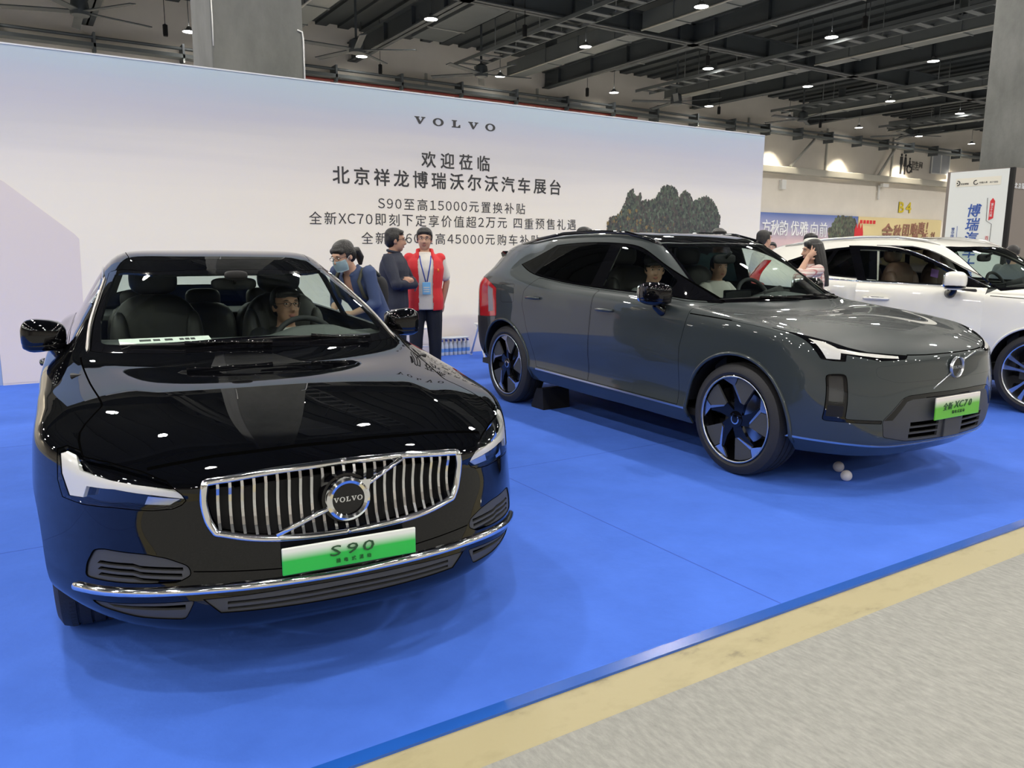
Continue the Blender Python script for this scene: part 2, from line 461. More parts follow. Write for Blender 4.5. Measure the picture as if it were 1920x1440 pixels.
def platemat(name, white, green, z0, z1):
    m = bpy.data.materials.new(name); m.use_nodes = True; nt = m.node_tree; b = nt.nodes['Principled BSDF']
    tc = nt.nodes.new('ShaderNodeTexCoord'); sp = nt.nodes.new('ShaderNodeSeparateXYZ'); mr = nt.nodes.new('ShaderNodeMapRange'); r = nt.nodes.new('ShaderNodeValToRGB')
    mr.inputs['From Min'].default_value = z0; mr.inputs['From Max'].default_value = z1
    r.color_ramp.elements[0].position = 0.52; r.color_ramp.elements[0].color = green; r.color_ramp.elements[1].position = 0.86; r.color_ramp.elements[1].color = white
    nt.links.new(tc.outputs['Object'], sp.inputs[0]); nt.links.new(sp.outputs['Z'], mr.inputs['Value']); nt.links.new(mr.outputs[0], r.inputs['Fac']); nt.links.new(r.outputs[0], b.inputs['Base Color'])
    b.inputs['Roughness'].default_value = 0.3
    return m
MT['ink'] = mat('ink_black', (0.012, 0.014, 0.014, 1), 0.5)
# ------------------------------------------------------------------ wheels
def wheel(parent, loc, s, style, R=0.372, rr=0.292, wd=0.245, steer=0.0):
    # s: outward direction along local x (+1 / -1)
    e = bpy.data.objects.new('wheel', None); COL.objects.link(e); e.parent = parent; e.location = loc; e.rotation_euler = (0, 0, steer); e.empty_display_size = .1
    h = wd / 2
    def tire(bm):
        P = [(rr, -h + .012), (rr + .02, -h), (R - .04, -h + .002), (R - .010, -h + .018), (R, -h + .045)]
        for gx in (-.045, 0, .045): P += [(R, gx - .005), (R - .007, gx - .004), (R - .007, gx + .004), (R, gx + .005)]
        P += [(R, h - .045), (R - .010, h - .018), (R - .04, h - .002), (R - .06, h), (rr + .02, h), (rr + .003, h - .008)]
        lathe(bm, [(a, b * s) for a, b in P], 56, 'x', cap=False)
        n = 90
        for k in range(n):
            a = 2 * pi * k / n
            for x0, x1, tw in ((-h + .047, -.054, .01), (.054, h - .047, -.01)):
                M = Matrix.Rotation(a, 4, 'X'); box(bm, min(x0, x1), max(x0, x1), -.0025, .0025, R - .006, R + .0004, M=M)
    mk('tyre', tire, 'rubber', e, auto=40)
    def rim(bm):
        P = [(rr + .004, h - .012), (rr - .004, h - .006), (rr - .012, h - .010), (rr - .016, h - .03), (rr - .03, .0), (rr - .03, -h + .01)]
        lathe(bm, [(a, b * s) for a, b in P], 56, 'x', cap=False)
    rim_o = mk('rim', rim, 'alloy' if style != 'aero' else 'gloss_black', e, auto=40)
    mk('brake_disc', lambda bm: lathe(bm, [(.001, -.02 * s), (.165, -.02 * s), (.165, -.045 * s), (.001, -.045 * s)], 40, 'x'), 'satin', e, auto=40)
    mk('hub_carrier', lambda bm: lathe(bm, [(.001, -.055 * s), (rr - .028, -.055 * s), (rr - .028, -.07 * s), (.001, -.07 * s)], 40, 'x'), 'matte_black', e)
    mk('brake_caliper', lambda bm: box(bm, -.06, -.005, .10, .19, -.08, .08, .01) if s > 0 else box(bm, .005, .06, .10, .19, -.08, .08, .01), 'plastic_grey', e)
    def pol(r, a, q=1.0): return (r * (rr - .012) * cos(a), r * (rr - .012) * sin(a))   # (y,z)
    xo = (h - .022) * s
    def plate(bm, P, x0, x1, mi=0):
        prism(bm, P if True else P[::-1], x0, x1, 'x', mi)
    if style == 'aero':
        A = lambda k, phi: radians(100 - 72 * k - phi) if s < 0 else radians(80 + 72 * k + phi)
        yz = lambda r, a: ((-1 if False else 1) * pol(r, a)[0], pol(r, a)[1])
        # for the right-hand wheel (s<0) image right is -y (towards the nose)
        def Pm(L, k): return [(-pol(r, A(k, p))[0] if s < 0 else -pol(r, A(k, p))[0], pol(r, A(k, p))[1]) for r, p in L]
        for k in range(5):
            def arm(bm, k=k):
                plate(bm, Pm([(.15, -10), (.50, 2), (.78, -2), (.82, 5), (.44, 30), (.46, 42), (.15, 90)], k), xo - .03 * s, xo - .004 * s)
                plate(bm, Pm([(.99, -15), (.99, 10), (.95, 43), (.46, 42), (.80, 3)], k), xo - .03 * s, xo - .016 * s)
            mk('spoke', arm, 'gloss_black', rim_o)
            mk('aero_panel', lambda bm, k=k: plate(bm, Pm([(.97, 12), (.97, 22), (.97, 34), (.96, 43), (.45, 42), (.44, 33), (.80, 7)], k), xo - .014 * s, xo + .001 * s), 'rim_grey', rim_o)
            def silver(bm, k=k):
                plate(bm, Pm([(.995, -15), (.995, -2), (.99, 11), (.78, 5)], k), xo - .012 * s, xo + .002 * s)
                plate(bm, Pm([(.80, 7), (.79, 2), (.44, 27), (.44, 34)], k), xo - .012 * s, xo + .003 * s)
            mk('polished_edge', silver, 'alloy', rim_o)
        mk('rim_edge', lambda bm: lathe(bm, [(rr - .006, (h - .006) * s), (rr - .002, (h - .002) * s), (rr - .012, (h - .003) * s), (rr - .014, (h - .01) * s)], 64, 'x', cap=False), 'satin', rim_o)
    else:
        ns = 5 if style == 'five' else 10
        for k in range(ns):
            a0 = 2 * pi * k / ns + pi / 2
            def sp(bm, a0=a0):
                if style == 'five':
                    for o in (-1, 1):
                        plate(bm, [pol(.2, a0 + o * .35), pol(.2, a0 + o * .05), pol(.97, a0 + o * .12), pol(1.0, a0 + o * .27), pol(.62, a0 + o * .24)], xo - .03 * s, xo - .004 * s)
                else:
                    plate(bm, [pol(.2, a0 - .25), pol(1.0, a0 - .08), pol(1.0, a0 + .08), pol(.2, a0 + .25)], xo - .03 * s, xo - .006 * s)
            mk('spoke', sp, 'alloy' if style == 'five' else 'satin', rim_o)
    mk('hub_cap', lambda bm: lathe(bm, [(.058, xo - .02 * s), (.055, xo - .001 * s), (.034, xo + .002 * s), (.001, xo + .003 * s)], 32, 'x'), 'gloss_black', rim_o, auto=40)
    mk('hub_emblem', lambda bm: lathe(bm, [(.026, xo + .003 * s), (.0255, xo + .006 * s), (.033, xo + .005 * s), (.033, xo + .001 * s)], 32, 'x', cap=False), 'chrome', rim_o, auto=40)
    return e
def liner(parent, v, w, R, u0, u1):
  for s in (1, -1):
    def f(bm):
        n = 24
        if True:
            A = [bm.verts.new((s * u1, v - R * cos(radians(8 + 164 * k / n)), w + R * sin(radians(8 + 164 * k / n)))) for k in range(n + 1)]
            B_ = [bm.verts.new((s * u0, p.co.y, p.co.z)) for p in A]
            for k in range(n): bm.faces.new((A[k], A[k + 1], B_[k + 1], B_[k]))
            bm.faces.new(B_)
    mk('wheel_arch_liner', f, 'matte_black', parent, auto=50)
def archlip(parent, B, v, w, R, m, wid=0.012, a0=-8, a1=188, name='arch_lip', out=0.004):
    # a rolled edge along the wheel opening, following the body surface
    bv = B.bvh()
    for s in (1, -1):
        def f(bm):
            P = []
            for k in range(41):
                a = radians(a0 + (a1 - a0) * k / 40); y, z = v - (R + .008) * cos(a), w + (R + .008) * sin(a)
                hit = bv.ray_cast(Vector((2, y, z)), Vector((-1, 0, 0)))
                if hit[0] is None or hit[0].x < .6: continue
                P.append((s * (hit[0].x - .004 + out), y, z))
            if len(P) > 2: tube(bm, P, wid, 8)
        mk(name, f, m, parent)
def blob(bm, c, r, p=2.6, nu=24, nv=14, tx=0.0, tz=0.0, mi=0, shear=0.0):
    rows = []
    sg = lambda x, e: math.copysign(abs(x) ** e, x)
    for j in range(nv + 1):
        th = -pi / 2 + pi * j / nv; row = []
        for i in range(nu):
            ph = 2 * pi * i / nu
            x = sg(cos(th), 2 / p) * sg(cos(ph), 2 / p); y = sg(cos(th), 2 / p) * sg(sin(ph), 2 / p); z = sg(sin(th), 2 / p)
            k = 1 + tx * x; k2 = 1 + tz * z
            row.append((c[0] + r[0] * x * k2 + shear * z * r[2], c[1] + r[1] * y * k2, c[2] + r[2] * z * k))
        rows.append(row)
    bot = bm.verts.new(rows[0][0]); topv = bm.verts.new(rows[-1][0])
    R_ = [[bm.verts.new(p) for p in row] for row in rows[1:-1]]
    fs = []
    for A, B_ in zip(R_, R_[1:]):
        for i in range(nu): fs.append(bm.faces.new((A[i], A[(i + 1) % nu], B_[(i + 1) % nu], B_[i])))
    for i in range(nu):
        fs.append(bm.faces.new((bot, R_[0][(i + 1) % nu], R_[0][i]))); fs.append(bm.faces.new((topv, R_[-1][i], R_[-1][(i + 1) % nu])))
    for f in fs: f.smooth = True; f.material_index = mi
def door_mirror(parent, c, s, housing, r=(.115, .085, .075), foot=None, footm='gloss_black', signal=False):
    e = mk('door_mirror', lambda bm: blob(bm, (0, 0, 0), r, 3.0, 28, 16, tx=.15 * s), housing, parent, smooth=True)
    e.location = c
    mk('mirror_glass', lambda bm: blob(bm, (0, r[1] * .86, 0), (r[0] * .86, .012, r[2] * .84), 4.0), 'mirror', e, smooth=True)
    if foot: mk('mirror_foot', lambda bm: [tube(bm, [Vector(p) - Vector(c) for p in foot], [.05, .036, .03, .028], 14)], footm, e, smooth=True)
    mk('mirror_skirt', lambda bm: blob(bm, (0, 0, -r[2] * .55), (r[0] * .97, r[1] * .95, r[2] * .42), 3.0), 'gloss_black', e, smooth=True)
    return e
def handle(parent, c, s, m, ln=.19):
    def f(bm):
        tube(bm, [(s * .0, -ln / 2, 0), (s * .028, -ln / 2 + .02, 0), (s * .034, 0, .002), (s * .028, ln / 2 - .02, 0), (s * .0, ln / 2, 0)], [.010, .013, .014, .013, .010], 10)
    o = mk('door_handle', f, m, parent, smooth=True); o.location = c
    return o
def seat(parent, u, v, w, m, rear=False):
    e = mk('seat', lambda bm: blob(bm, (0, 0, 0), (.25, .28, .09), 3.2), m, parent, smooth=True); e.location = (u, v, w)
    mk('seat_back', lambda bm: [blob(bm, (0, .36, .36), (.25, .10, .36), 3.0, shear=0), blob(bm, (.20, .32, .32), (.06, .09, .30), 2.6), blob(bm, (-.20, .32, .32), (.06, .09, .30), 2.6)], m, e, smooth=True)
    mk('headrest', lambda bm: [blob(bm, (0, .44, .80), (.135, .06, .095), 2.8), tube(bm, [(.05, .43, .66), (.05, .44, .78)], .008, 8), tube(bm, [(-.05, .43, .66), (-.05, .44, .78)], .008, 8)], m, e, smooth=True)
    return e
def steering(parent, c, tilt=24, R=.185):
    def f(bm):
        tube(bm, [(R * cos(2 * pi * k / 36), 0, R * sin(2 * pi * k / 36)) for k in range(36)], .016, 10, closed=True)
        blob(bm, (0, .02, -.01), (.06, .025, .05), 2.6)
        for a in (180, 0, -90): tube(bm, [(0.05 * cos(radians(a)), .01, .05 * sin(radians(a))), (R * cos(radians(a)), 0, R * sin(radians(a)))], [.022, .014], 8)
    o = mk('steering_wheel', f, 'cabin', parent, smooth=True)
    o.matrix_local = Matrix.Translation(c) @ Euler((radians(-tilt), 0, 0)).to_matrix().to_4x4()
    mk('steering_column', lambda bm: tube(bm, [(0, .0, 0), (0, -.28, -.02)], .04, 10), 'cabin', o)
    return o
def dashboard(parent, P, hw, hood_u, m='dash', depth=.32):
    # P: profile (v,w) from the glass edge back and down; hw half width
    def f(bm):
        n = 24; rows = []
        for i in range(n + 1):
            u = -hw + 2 * hw * i / n; row = []
            for j, (v, w) in enumerate(P):
                k = (abs(u) / hw) ** 2; b = 0.045 * math.exp(-((u - hood_u) / .19) ** 4) if 0 < j < len(P) - 1 else 0
                row.append(bm.verts.new((u, v + .16 * k, w + b)))
            rows.append(row)
        for A, C in zip(rows, rows[1:]):
            for j in range(len(P) - 1): bm.faces.new((A[j], C[j], C[j + 1], A[j + 1]))
    return mk('dashboard', f, m, parent, smooth=True)
def wiper(parent, pts, arm):
    o = mk('wiper', lambda bm: tube(bm, pts, [.002] + [.007] * (len(pts) - 2) + [.002], 8), 'matte_black', parent, smooth=True)
    mk('wiper_arm', lambda bm: tube(bm, arm, [.012] + [.008] * (len(arm) - 1), 8), 'gloss_black', o, smooth=True)
    return o
def surfpts(B, pts, proj, off=0.0, s=1):
    # points of a projected outline dropped on to the body surface
    bv = B.bvh(); out = []
    s0 = s
    for p in pts:
        s = s0
        if proj != 'side' and p[0] < 0: p = (-p[0], p[1]); s = -s0
        if proj == 'front': o, d = Vector((p[0], -3, p[1])), Vector((0, 1, 0))
        elif proj == 'side': o, d = Vector((3, p[0], p[1])), Vector((-1, 0, 0))
        else: o, d = Vector((p[0], p[1], 3)), Vector((0, 0, -1))
        h = bv.ray_cast(o, d)
        if h[0] is not None:
            n = h[1] if h[1].dot(d) < 0 else -h[1]; q = h[0] + n * off; out.append(Vector((q.x * s, q.y, q.z)))
    return out
MT['plate_a'] = platemat('plate_green_a', (.72, .76, .74, 1), rgb(38, 178, 74), .444, .534)
MT['plate_b'] = platemat('plate_green_b', (.74, .70, .66, 1), rgb(92, 176, 52), .468, .605)
MT['ink_green'] = mat('ink_dark_green', (0.01, 0.06, 0.02, 1), 0.5)
def suv_tables(k=1.0, dz=0.0):
    top = [
     [(0, .03, .862), (.25, .045, .861), (.48, .085, .858), (.70, .20, .875), (.865, .42, .945)],
     [(0, .22, .945), (.26, .235, .945), (.5, .29, .94), (.72, .42, .955), (.90, .62, .985)],
     [(0, .55, 1.005), (.28, .56, 1.005), (.54, .60, 1.0), (.765, .70, 1.005), (.92, .88, 1.012)],
     [(0, .9, 1.04), (.3, .92, 1.042), (.6, .97, 1.045), (.80, 1.04, 1.045), (.925, 1.12, 1.03)],
     [(0, 1.15, 1.06), (.34, 1.18, 1.065), (.70, 1.33, 1.08), (.845, 1.38, 1.085), (.93, 1.38, 1.045)],
     [(0, 1.50, 1.275), (.33, 1.53, 1.27), (.68, 1.68, 1.27), (.86, 1.66, 1.115), (.935, 1.66, 1.058)],
     [(0, 1.95, 1.53), (.31, 1.97, 1.525), (.635, 2.06, 1.495), (.87, 2.06, 1.138), (.94, 2.06, 1.072)],
     [(0, 2.5, 1.615), (.32, 2.5, 1.61), (.64, 2.5, 1.572), (.875, 2.5, 1.155), (.94, 2.5, 1.085)],
     [(0, 3.1, 1.62), (.32, 3.1, 1.615), (.635, 3.1, 1.575), (.875, 3.05, 1.185), (.945, 3.05, 1.10)],
     [(0, 3.75, 1.585), (.31, 3.75, 1.58), (.60, 3.75, 1.54), (.855, 3.55, 1.265), (.955, 3.55, 1.125)],
     [(0, 4.38, 1.515), (.30, 4.38, 1.51), (.57, 4.30, 1.475), (.80, 4.05, 1.33), (.95, 3.95, 1.155)],
     [(0, 4.58, 1.28), (.3, 4.57, 1.28), (.6, 4.49, 1.27), (.77, 4.36, 1.25), (.925, 4.22, 1.18)],
     [(0, 4.70, 1.06), (.3, 4.69, 1.06), (.56, 4.63, 1.065), (.76, 4.52, 1.08), (.89, 4.38, 1.12)]]
    front = [
     [(0, 0, .77), (.25, .015, .77), (.48, .055, .772), (.70, .17, .785), (.89, .40, .83)],
     [(0, -.02, .62), (.25, -.005, .62), (.48, .035, .62), (.71, .145, .63), (.905, .40, .67)],
     [(0, -.01, .45), (.25, .002, .45), (.48, .04, .45), (.715, .155, .46), (.91, .43, .50)],
     [(0, 0, .335), (.25, .015, .333), (.48, .06, .33), (.70, .18, .33), (.90, .46, .345)],
     [(0, .12, .235), (.25, .13, .235), (.46, .17, .235), (.66, .28, .24), (.83, .52, .25)]]
    vs = [t[4][1] for t in top]
    u1 = [0, .925, .94, .945, .948, .948, .948, .948, .95, .958, .955, .925, 0]
    w1 = [0, .86, .87, .88, .885, .89, .895, .90, .91, .93, .95, .96, 0]
    u2 = [0, .93, .945, .948, .948, .946, .945, .945, .948, .955, .955, .92, 0]
    w2 = [0, .68, .68, .68, .68, .685, .69, .69, .70, .71, .73, .74, 0]
    u3 = [0, .925, .94, .935, .925, .92, .918, .918, .925, .945, .95, .91, 0]
    w3 = [0, .51, .51, .50, .50, .50, .50, .50, .51, .52, .54, .55, 0]
    u4 = [0, .92, .935, .938, .938, .936, .935, .935, .938, .945, .945, .89, 0]
    w4 = [0, .36, .36, .365, .37, .372, .375, .38, .39, .40, .42, .45, 0]
    u5 = [0, .85, .87, .875, .875, .875, .875, .875, .875, .875, .87, .82, 0]
    w5 = [0, .26, .26, .26, .26, .265, .27, .27, .28, .29, .31, .34, 0]
    side = [[(U[i], vs[i], W[i]) for i in range(13)] for U, W in ((u1, w1), (u2, w2), (u3, w3), (u4, w4), (u5, w5))]
    rear = [
     [(0, 4.73, .95), (.3, 4.72, .95), (.56, 4.66, .95), (.77, 4.54, .955), (.89, 4.40, .96)],
     [(0, 4.76, .75), (.3, 4.75, .75), (.58, 4.69, .75), (.78, 4.57, .75), (.89, 4.40, .76)],
     [(0, 4.79, .58), (.3, 4.78, .58), (.58, 4.72, .58), (.78, 4.58, .58), (.88, 4.38, .58)],
     [(0, 4.77, .44), (.3, 4.76, .44), (.57, 4.70, .44), (.76, 4.56, .44), (.86, 4.36, .46)],
     [(0, 4.70, .34), (.3, 4.69, .34), (.55, 4.63, .34), (.72, 4.50, .34), (.80, 4.32, .35)]]
    return top, front, side, rear
SUVC = [([('t', i, 2) for i in range(5, 10)], .35), ([('t', i, 3) for i in range(4, 11)], .5), ([('f', 3, j) for j in range(5)] + [('s', 3, i) for i in range(1, 12)], .5), ([('t', 0, j) for j in range(5)], .25)]
def build_grey_suv():
    root = empty('suv', (4.84, 2.57, 0), radians(-0.8), 'dark grey electric suv with closed front panel and green plate, standing on the blue carpet', 'car')
    B = Body(*suv_tables(), creases=SUVC)
    side = lambda c, n: c.x > .45
    for v, w, R in ((.90, .37, .43), (3.80, .37, .43)):
        B.cut([(v + R * cos(2 * pi * k / 40), w + R * sin(2 * pi * k / 40)) for k in range(40)], 'side', 'hole', cond=lambda c, n: c.x > .55)
    up = lambda c, n: n.z > -.2 and c.z > .9
    WS = crv([(0, 1.235), (.2, 1.245), (.43, 1.285), (.71, 1.375)], 4)[:-1] + [(.712, 1.38)] + crv([(.708, 1.40), (.675, 1.525), (.645, 1.70), (.615, 1.87), (.583, 2.04)], 3) + crv([(.575, 2.045), (.35, 1.965), (.0, 1.932)], 4) + [(-.02, 1.932), (-.02, 1.235)]
    B.panel(WS, 'top', 'frit', .004, cond=up)
    WG = crv([(0, 1.285), (.2, 1.295), (.43, 1.335), (.64, 1.425)], 4)[:-1] + roundpoly([(.645, 1.43), (.655, 1.49), (.62, 1.70)], .01)[1:] + crv([(.62, 1.70), (.593, 1.86), (.57, 1.99)], 2)[1:] + crv([(.555, 2.0), (.35, 1.925), (0, 1.892)], 4) + [(-.02, 1.892), (-.02, 1.285)]
    B.cut(WG, 'top', 'windscreen', ['frit'])
    RG = [(-.02, 1.945), (0, 1.945), (.35, 1.978), (.56, 2.06), (.565, 2.3), (.555, 3.2), (.50, 3.3), (-.02, 3.3)]
    B.panel(RG, 'top', 'roof_glass', .004, cond=lambda c, n: n.z > .3)
    top = crv([(1.34, 1.105), (1.60, 1.235), (1.80, 1.335), (2.0, 1.428), (2.15, 1.485), (2.32, 1.515), (2.65, 1.53), (3.0, 1.525), (3.30, 1.507)], 3)
    bot = crv([(3.71, 1.328), (3.50, 1.262), (3.28, 1.222), (2.9, 1.185), (2.5, 1.163), (2.0, 1.145), (1.6, 1.132)], 3)
    B.panel(top + bot, 'side', 'frame', .006, cond=side)
    def win(poly, nm): B.cut(roundpoly(poly, .02, 3), 'side', nm, ['frame'], side)
    win([(1.66, 1.148), (1.68, 1.245)] + crv([(1.82, 1.325), (2.02, 1.415), (2.18, 1.467), (2.32, 1.492), (2.385, 1.497)], 2) + [(2.40, 1.172), (2.2, 1.164)], 'window_f')
    win([(2.555, 1.18), (2.515, 1.508), (2.8, 1.512), (3.245, 1.498), (3.40, 1.258), (3.27, 1.235), (2.9, 1.198)], 'window_r')
    win([(3.43, 1.265), (3.275, 1.496), (3.32, 1.486), (3.66, 1.330), (3.52, 1.284)], 'window_q')
    fd = [(1.335, 1.10), (1.345, 1.02), (1.405, .80), (1.415, .385), (2.478, .40), (2.475, .62), (2.425, 1.05), (2.415, 1.152), (2.0, 1.138), (1.6, 1.124)]
    rd = [(2.421, 1.152), (2.431, 1.05), (2.481, .62), (2.484, .40), (3.24, .42), (3.30, .56), (3.40, .78), (3.46, .97), (3.43, 1.10), (3.30, 1.216), (2.9, 1.18), (2.5, 1.156)]
    B.panel(fd, 'side', 'door_f', .0035, ['body'], side); B.panel(rd, 'side', 'door_r', .0035, ['body'], side)
    B.panel(roundpoly([(3.60, .98), (3.60, 1.15), (3.83, 1.14), (3.83, .97)], .03, 4), 'side', 'flap', .002, ['body'], side)
    B.cut(strippoly([(1.33, .372), (2.4, .388), (3.25, .402)], .013), 'side', 'strip', cond=side)
    fr = lambda c, n: c.y < .75 and n.y < .75
    lamp = [(.396, .860), (.43, .838), (.60, .833), (.745, .866), (.752, .826), (.80, .828), (.842, .836), (.858, .90), (.882, .985), (.865, .98), (.75, .936), (.70, .905), (.62, .880), (.5, .869)]
    B.panel(roundpoly(lamp, .005, 2), 'front', 'headlamp', .002, cond=fr)
    B.cut([(.468, .857), (.475, .845), (.60, .852), (.766, .876), (.773, .838), (.823, .841), (.848, .95), (.80, .935), (.768, .90), (.67, .879)], 'front', 'drl', ['headlamp'], fr)
    fog = roundpoly([(.755, .757), (.834, .752), (.835, .47), (.585, .462), (.585, .484), (.755, .49)], [.025, .025, .02, .003, .003, .01], 3)
    B.panel(fog, 'front', 'fog_housing', .003, ['body'], fr)
    B.cut(roundpoly([(.768, .745), (.824, .741), (.824, .58), (.768, .578)], .015, 3), 'front', 'fog_lamp', ['fog_housing'], fr)
    B.cut(roundpoly([(.768, .566), (.824, .568), (.826, .50), (.768, .498)], .008, 3), 'front', 'fog_sensor', ['fog_housing'], fr)
    inta = [(-.02, .634), (.25, .634), (.42, .628), (.466, .612), (.585, .482), (.56, .378), (.40, .345), (-.02, .338)]
    B.panel(roundpoly(inta, [0, .0, .03, .03, .02, .02, .02, 0], 3), 'front', 'intake', .003, ['body'], fr)
    B.cut([(-.02, .634), (.25, .634), (.40, .630), (.455, .612), (.575, .482), (.52, .482), (.43, .590), (.385, .602), (-.02, .606)], 'front', 'intake_brow', ['intake'], fr)
    for z in (.462, .425, .388): B.cut([(.13, z), (.385, z), (.38, z - .028), (.13, z - .028)], 'front', 'intake_hole', ['intake'], fr)
    B.cut([(.27, .592), (.41, .578), (.49, .487), (.27, .487)], 'front', 'intake_panel', ['intake'], fr)
    B.cut(strippoly(crv([(-.02, .318), (.25, .317), (.48, .314), (.70, .33), (.84, .343), (.91, .352)], 3), .012), 'front', 'strip', cond=fr)
    B.line(crv([(0, .858), (.25, .858), (.40, .862)], 3), 'front', .006, ['body'], fr)
    B.line(crv([(.60, .985), (.70, .995), (.96, 1.018), (1.335, 1.038)], 4), 'side', .007, ['body'], lambda c, n: c.x > .6 and c.z > .9 and n.z < .8)
    B.line([(.866, .50), (.876, .57), (.886, .66)], 'top', .007, ['body'], lambda c, n: c.z > .9 and n.z > .25)
    # closed front panel: a clear shield over the emblem
    B.panel(roundpoly([(-.02, .845), (.62, .80), (.62, .74), (.50, .705), (-.02, .71)], [0, .03, .04, .03, 0], 3), 'front', 'front_panel', .0006, ['body'], fr)
    B.panel(roundpoly([(4.14, .81), (3.93, .83), (3.915, 1.10), (4.05, 1.15), (4.18, 1.19), (4.34, 1.20), (4.34, .80)], .015, 2), 'side', 'tail', .003, ['body'], side)
    B.cut([(4.11, .86), (4.0, .875), (3.99, 1.09), (4.10, 1.12)], 'side', 'tail_clear', ['tail'], side)
    B.cut([(4.02, .30), (4.10, .50), (4.14, .80), (4.6, .80), (4.6, .30)], 'side', 'bumper_dark', ['body'], side)
    B.finish()
    P = 'grey_paint'
    g = lambda n, name, m, sd=0, th=.012, par=root, **k: B.get(n, name, m, par, sd, th, **k)
    g(['body', 'gap'], 'body_shell', [P, 'gap', 'cabin'], 0, inner=2)
    g('windscreen', 'windscreen', 'glass', 0, 0); g('frit', 'windscreen_border', ['gloss_black', 'cabin']); g('roof_glass', 'glass_roof', ['gloss_black', 'headliner'])
    for s in (-1, 1):
        d = g('door_f', 'front_door', [P, 'cabin'], s); d2 = g('door_r', 'rear_door', [P, 'cabin'], s)
        g('frame', 'window_frame', ['gloss_black', 'cabin'], s)
        g('window_f', 'front_window', 'glass', s, 0); g('window_r', 'rear_window', 'tint', s, 0); g('window_q', 'quarter_window', 'tint', s, 0)
        g('flap', 'charging_flap', [P], s, .006)
        h = g('headlamp', 'headlamp', ['gloss_black'], s, .02); g('drl', 'light_guide', ['drl'], s, .01, h)
        f = g('fog_housing', 'fog_lamp', ['gloss_black'], s, .02); g('fog_lamp', 'lamp_lens', ['lens'], s, 0, f); g('fog_lamp', 'reflector', ['satin_dark'], s, .01, f, off=-.03); g('fog_sensor', 'sensor', ['matte_black'], s, .01, f)
        t = g('tail', 'tail_lamp', ['tail_red'], s, .02); g('tail_clear', 'clear_lens', ['satin'], s, .01, t)
        handle(d, (s * .945, 2.25, 1.0), s, P, .20); handle(d2, (s * .955, 3.27, 1.04), s, P, .20)
        my = 1.63 if s < 0 else 1.88; door_mirror(root, (s * .985, my, 1.16), s, 'gloss_black', (.085, .130, .080), [(s * .90, my - .03, 1.03), (s * .945, my - .02, 1.04), (s * .975, my, 1.07), (s * .985, my, 1.11)])
        for v in (.90, 3.80): wheel(root, (s * .805, v, .372), s, 'aero')
        rp = surfpts(B, [(.585, 2.02), (.605, 2.15), (.615, 2.4), (.62, 2.8), (.615, 3.3), (.60, 3.7), (.575, 4.05)], 'top', .0, s)
        rp = [p + Vector((0, 0, dz)) for p, dz in zip(rp, (-.005, .012, .025, .03, .03, .025, 0))]
        mk('roof_rail', lambda bm: tube(bm, rp, [.008, .014, .015, .015, .015, .015, .008], 10), 'gloss_black', root, smooth=True)
        mk('spoiler_blade', lambda bm: prism(bm, [(4.10, 1.36), (4.30, 1.45), (4.34, 1.43), (4.27, 1.32)], s * .585, s * .66, 'x'), 'gloss_black', root)
    liner(root, .90, .37, .435, .5, .915); liner(root, 3.80, .37, .435, .5, .925)
    archlip(root, B, .90, .37, .43, P, .013); archlip(root, B, 3.80, .37, .43, P, .013)
    ip = g(['intake', 'intake_panel'], 'lower_grille', ['plastic_grey', 'plastic_grey', 'matte_black'], 0, .02, inner=2)
    g('intake_brow', 'grille_brow', ['gloss_black'], 0, .02, ip); [g('intake_hole', 'grille_opening', ['gap'], s, .01, ip, off=-.015) for s in (-1, 1)]
    g('strip', 'trim_strip', ['satin'], 0, .01, off=.002); g('front_panel', 'front_panel', [P], 0, .008)
    g('bumper_dark', 'rear_bumper_skirt', ['matte_black'], 0)
    mk('underbody', lambda bm: box(bm, -.78, .78, .62, 4.3, .25, .32), 'matte_black', root)
    mk('cabin_floor', lambda bm: [box(bm, -.84, .84, 1.25, 4.4, .31, .36), box(bm, -.8, .8, 1.1, 1.2, .36, .98), box(bm, -.78, .78, 4.38, 4.42, .36, 1.1)], 'cabin', root)
    # emblem, slanted bar, plate
    e = emblem(root, (0, -.006, .772), .066, ringm='satin', inn=.86, txt=.25, gap=.31)
    for A in ([(-.215, -.002, .655), (-.05, -.012, .742)], [(.05, -.006, .805), (.235, .012, .852)]): mk('emblem_bar', lambda bm: tube(bm, A, .005, 8), 'satin', root)
    pl = mk('licence_plate', lambda bm: box(bm, -.24, .24, -.045, -.035, .468, .605, .004), MT['plate_b'], root)
    textmesh('plate_lettering', '全新', .050, 'ink_green', pl, (-.115, -.047, .546), (pi / 2, 0, 0), .002, sx=.95, shear=.15)
    textmesh('plate_lettering', 'XC70', .060, 'ink_green', pl, (.052, -.047, .551), (pi / 2, 0, 0), .002, sx=1.15, shear=.25, spacing=1.32)
    textmesh('plate_lettering', '插电式混动', .022, 'ink_green', pl, (.0, -.047, .505), (pi / 2, 0, 0), .002, spacing=1.3)
    mk('radar_cover', lambda bm: box(bm, -.085, .085, -.02, .03, .345, .47, .004), 'plastic_grey', root)
    # cabin
    dashboard(root, [(1.24, 1.04), (1.40, 1.085), (1.62, 1.10), (1.80, 1.07), (1.86, .98), (1.84, .62)], .74, .38)
    mk('centre_screen', lambda bm: box(bm, -.15, .15, 1.76, 1.785, 1.02, 1.16, .01), 'gloss_black', root)
    mk('driver_display', lambda bm: box(bm, .24, .54, 1.70, 1.72, 1.06, 1.155, .01), 'cabin', root)
    steering(root, (.38, 1.93, 1.06))
    for u in (-.38, .38): seat(root, u, 2.30, .62, 'seat')
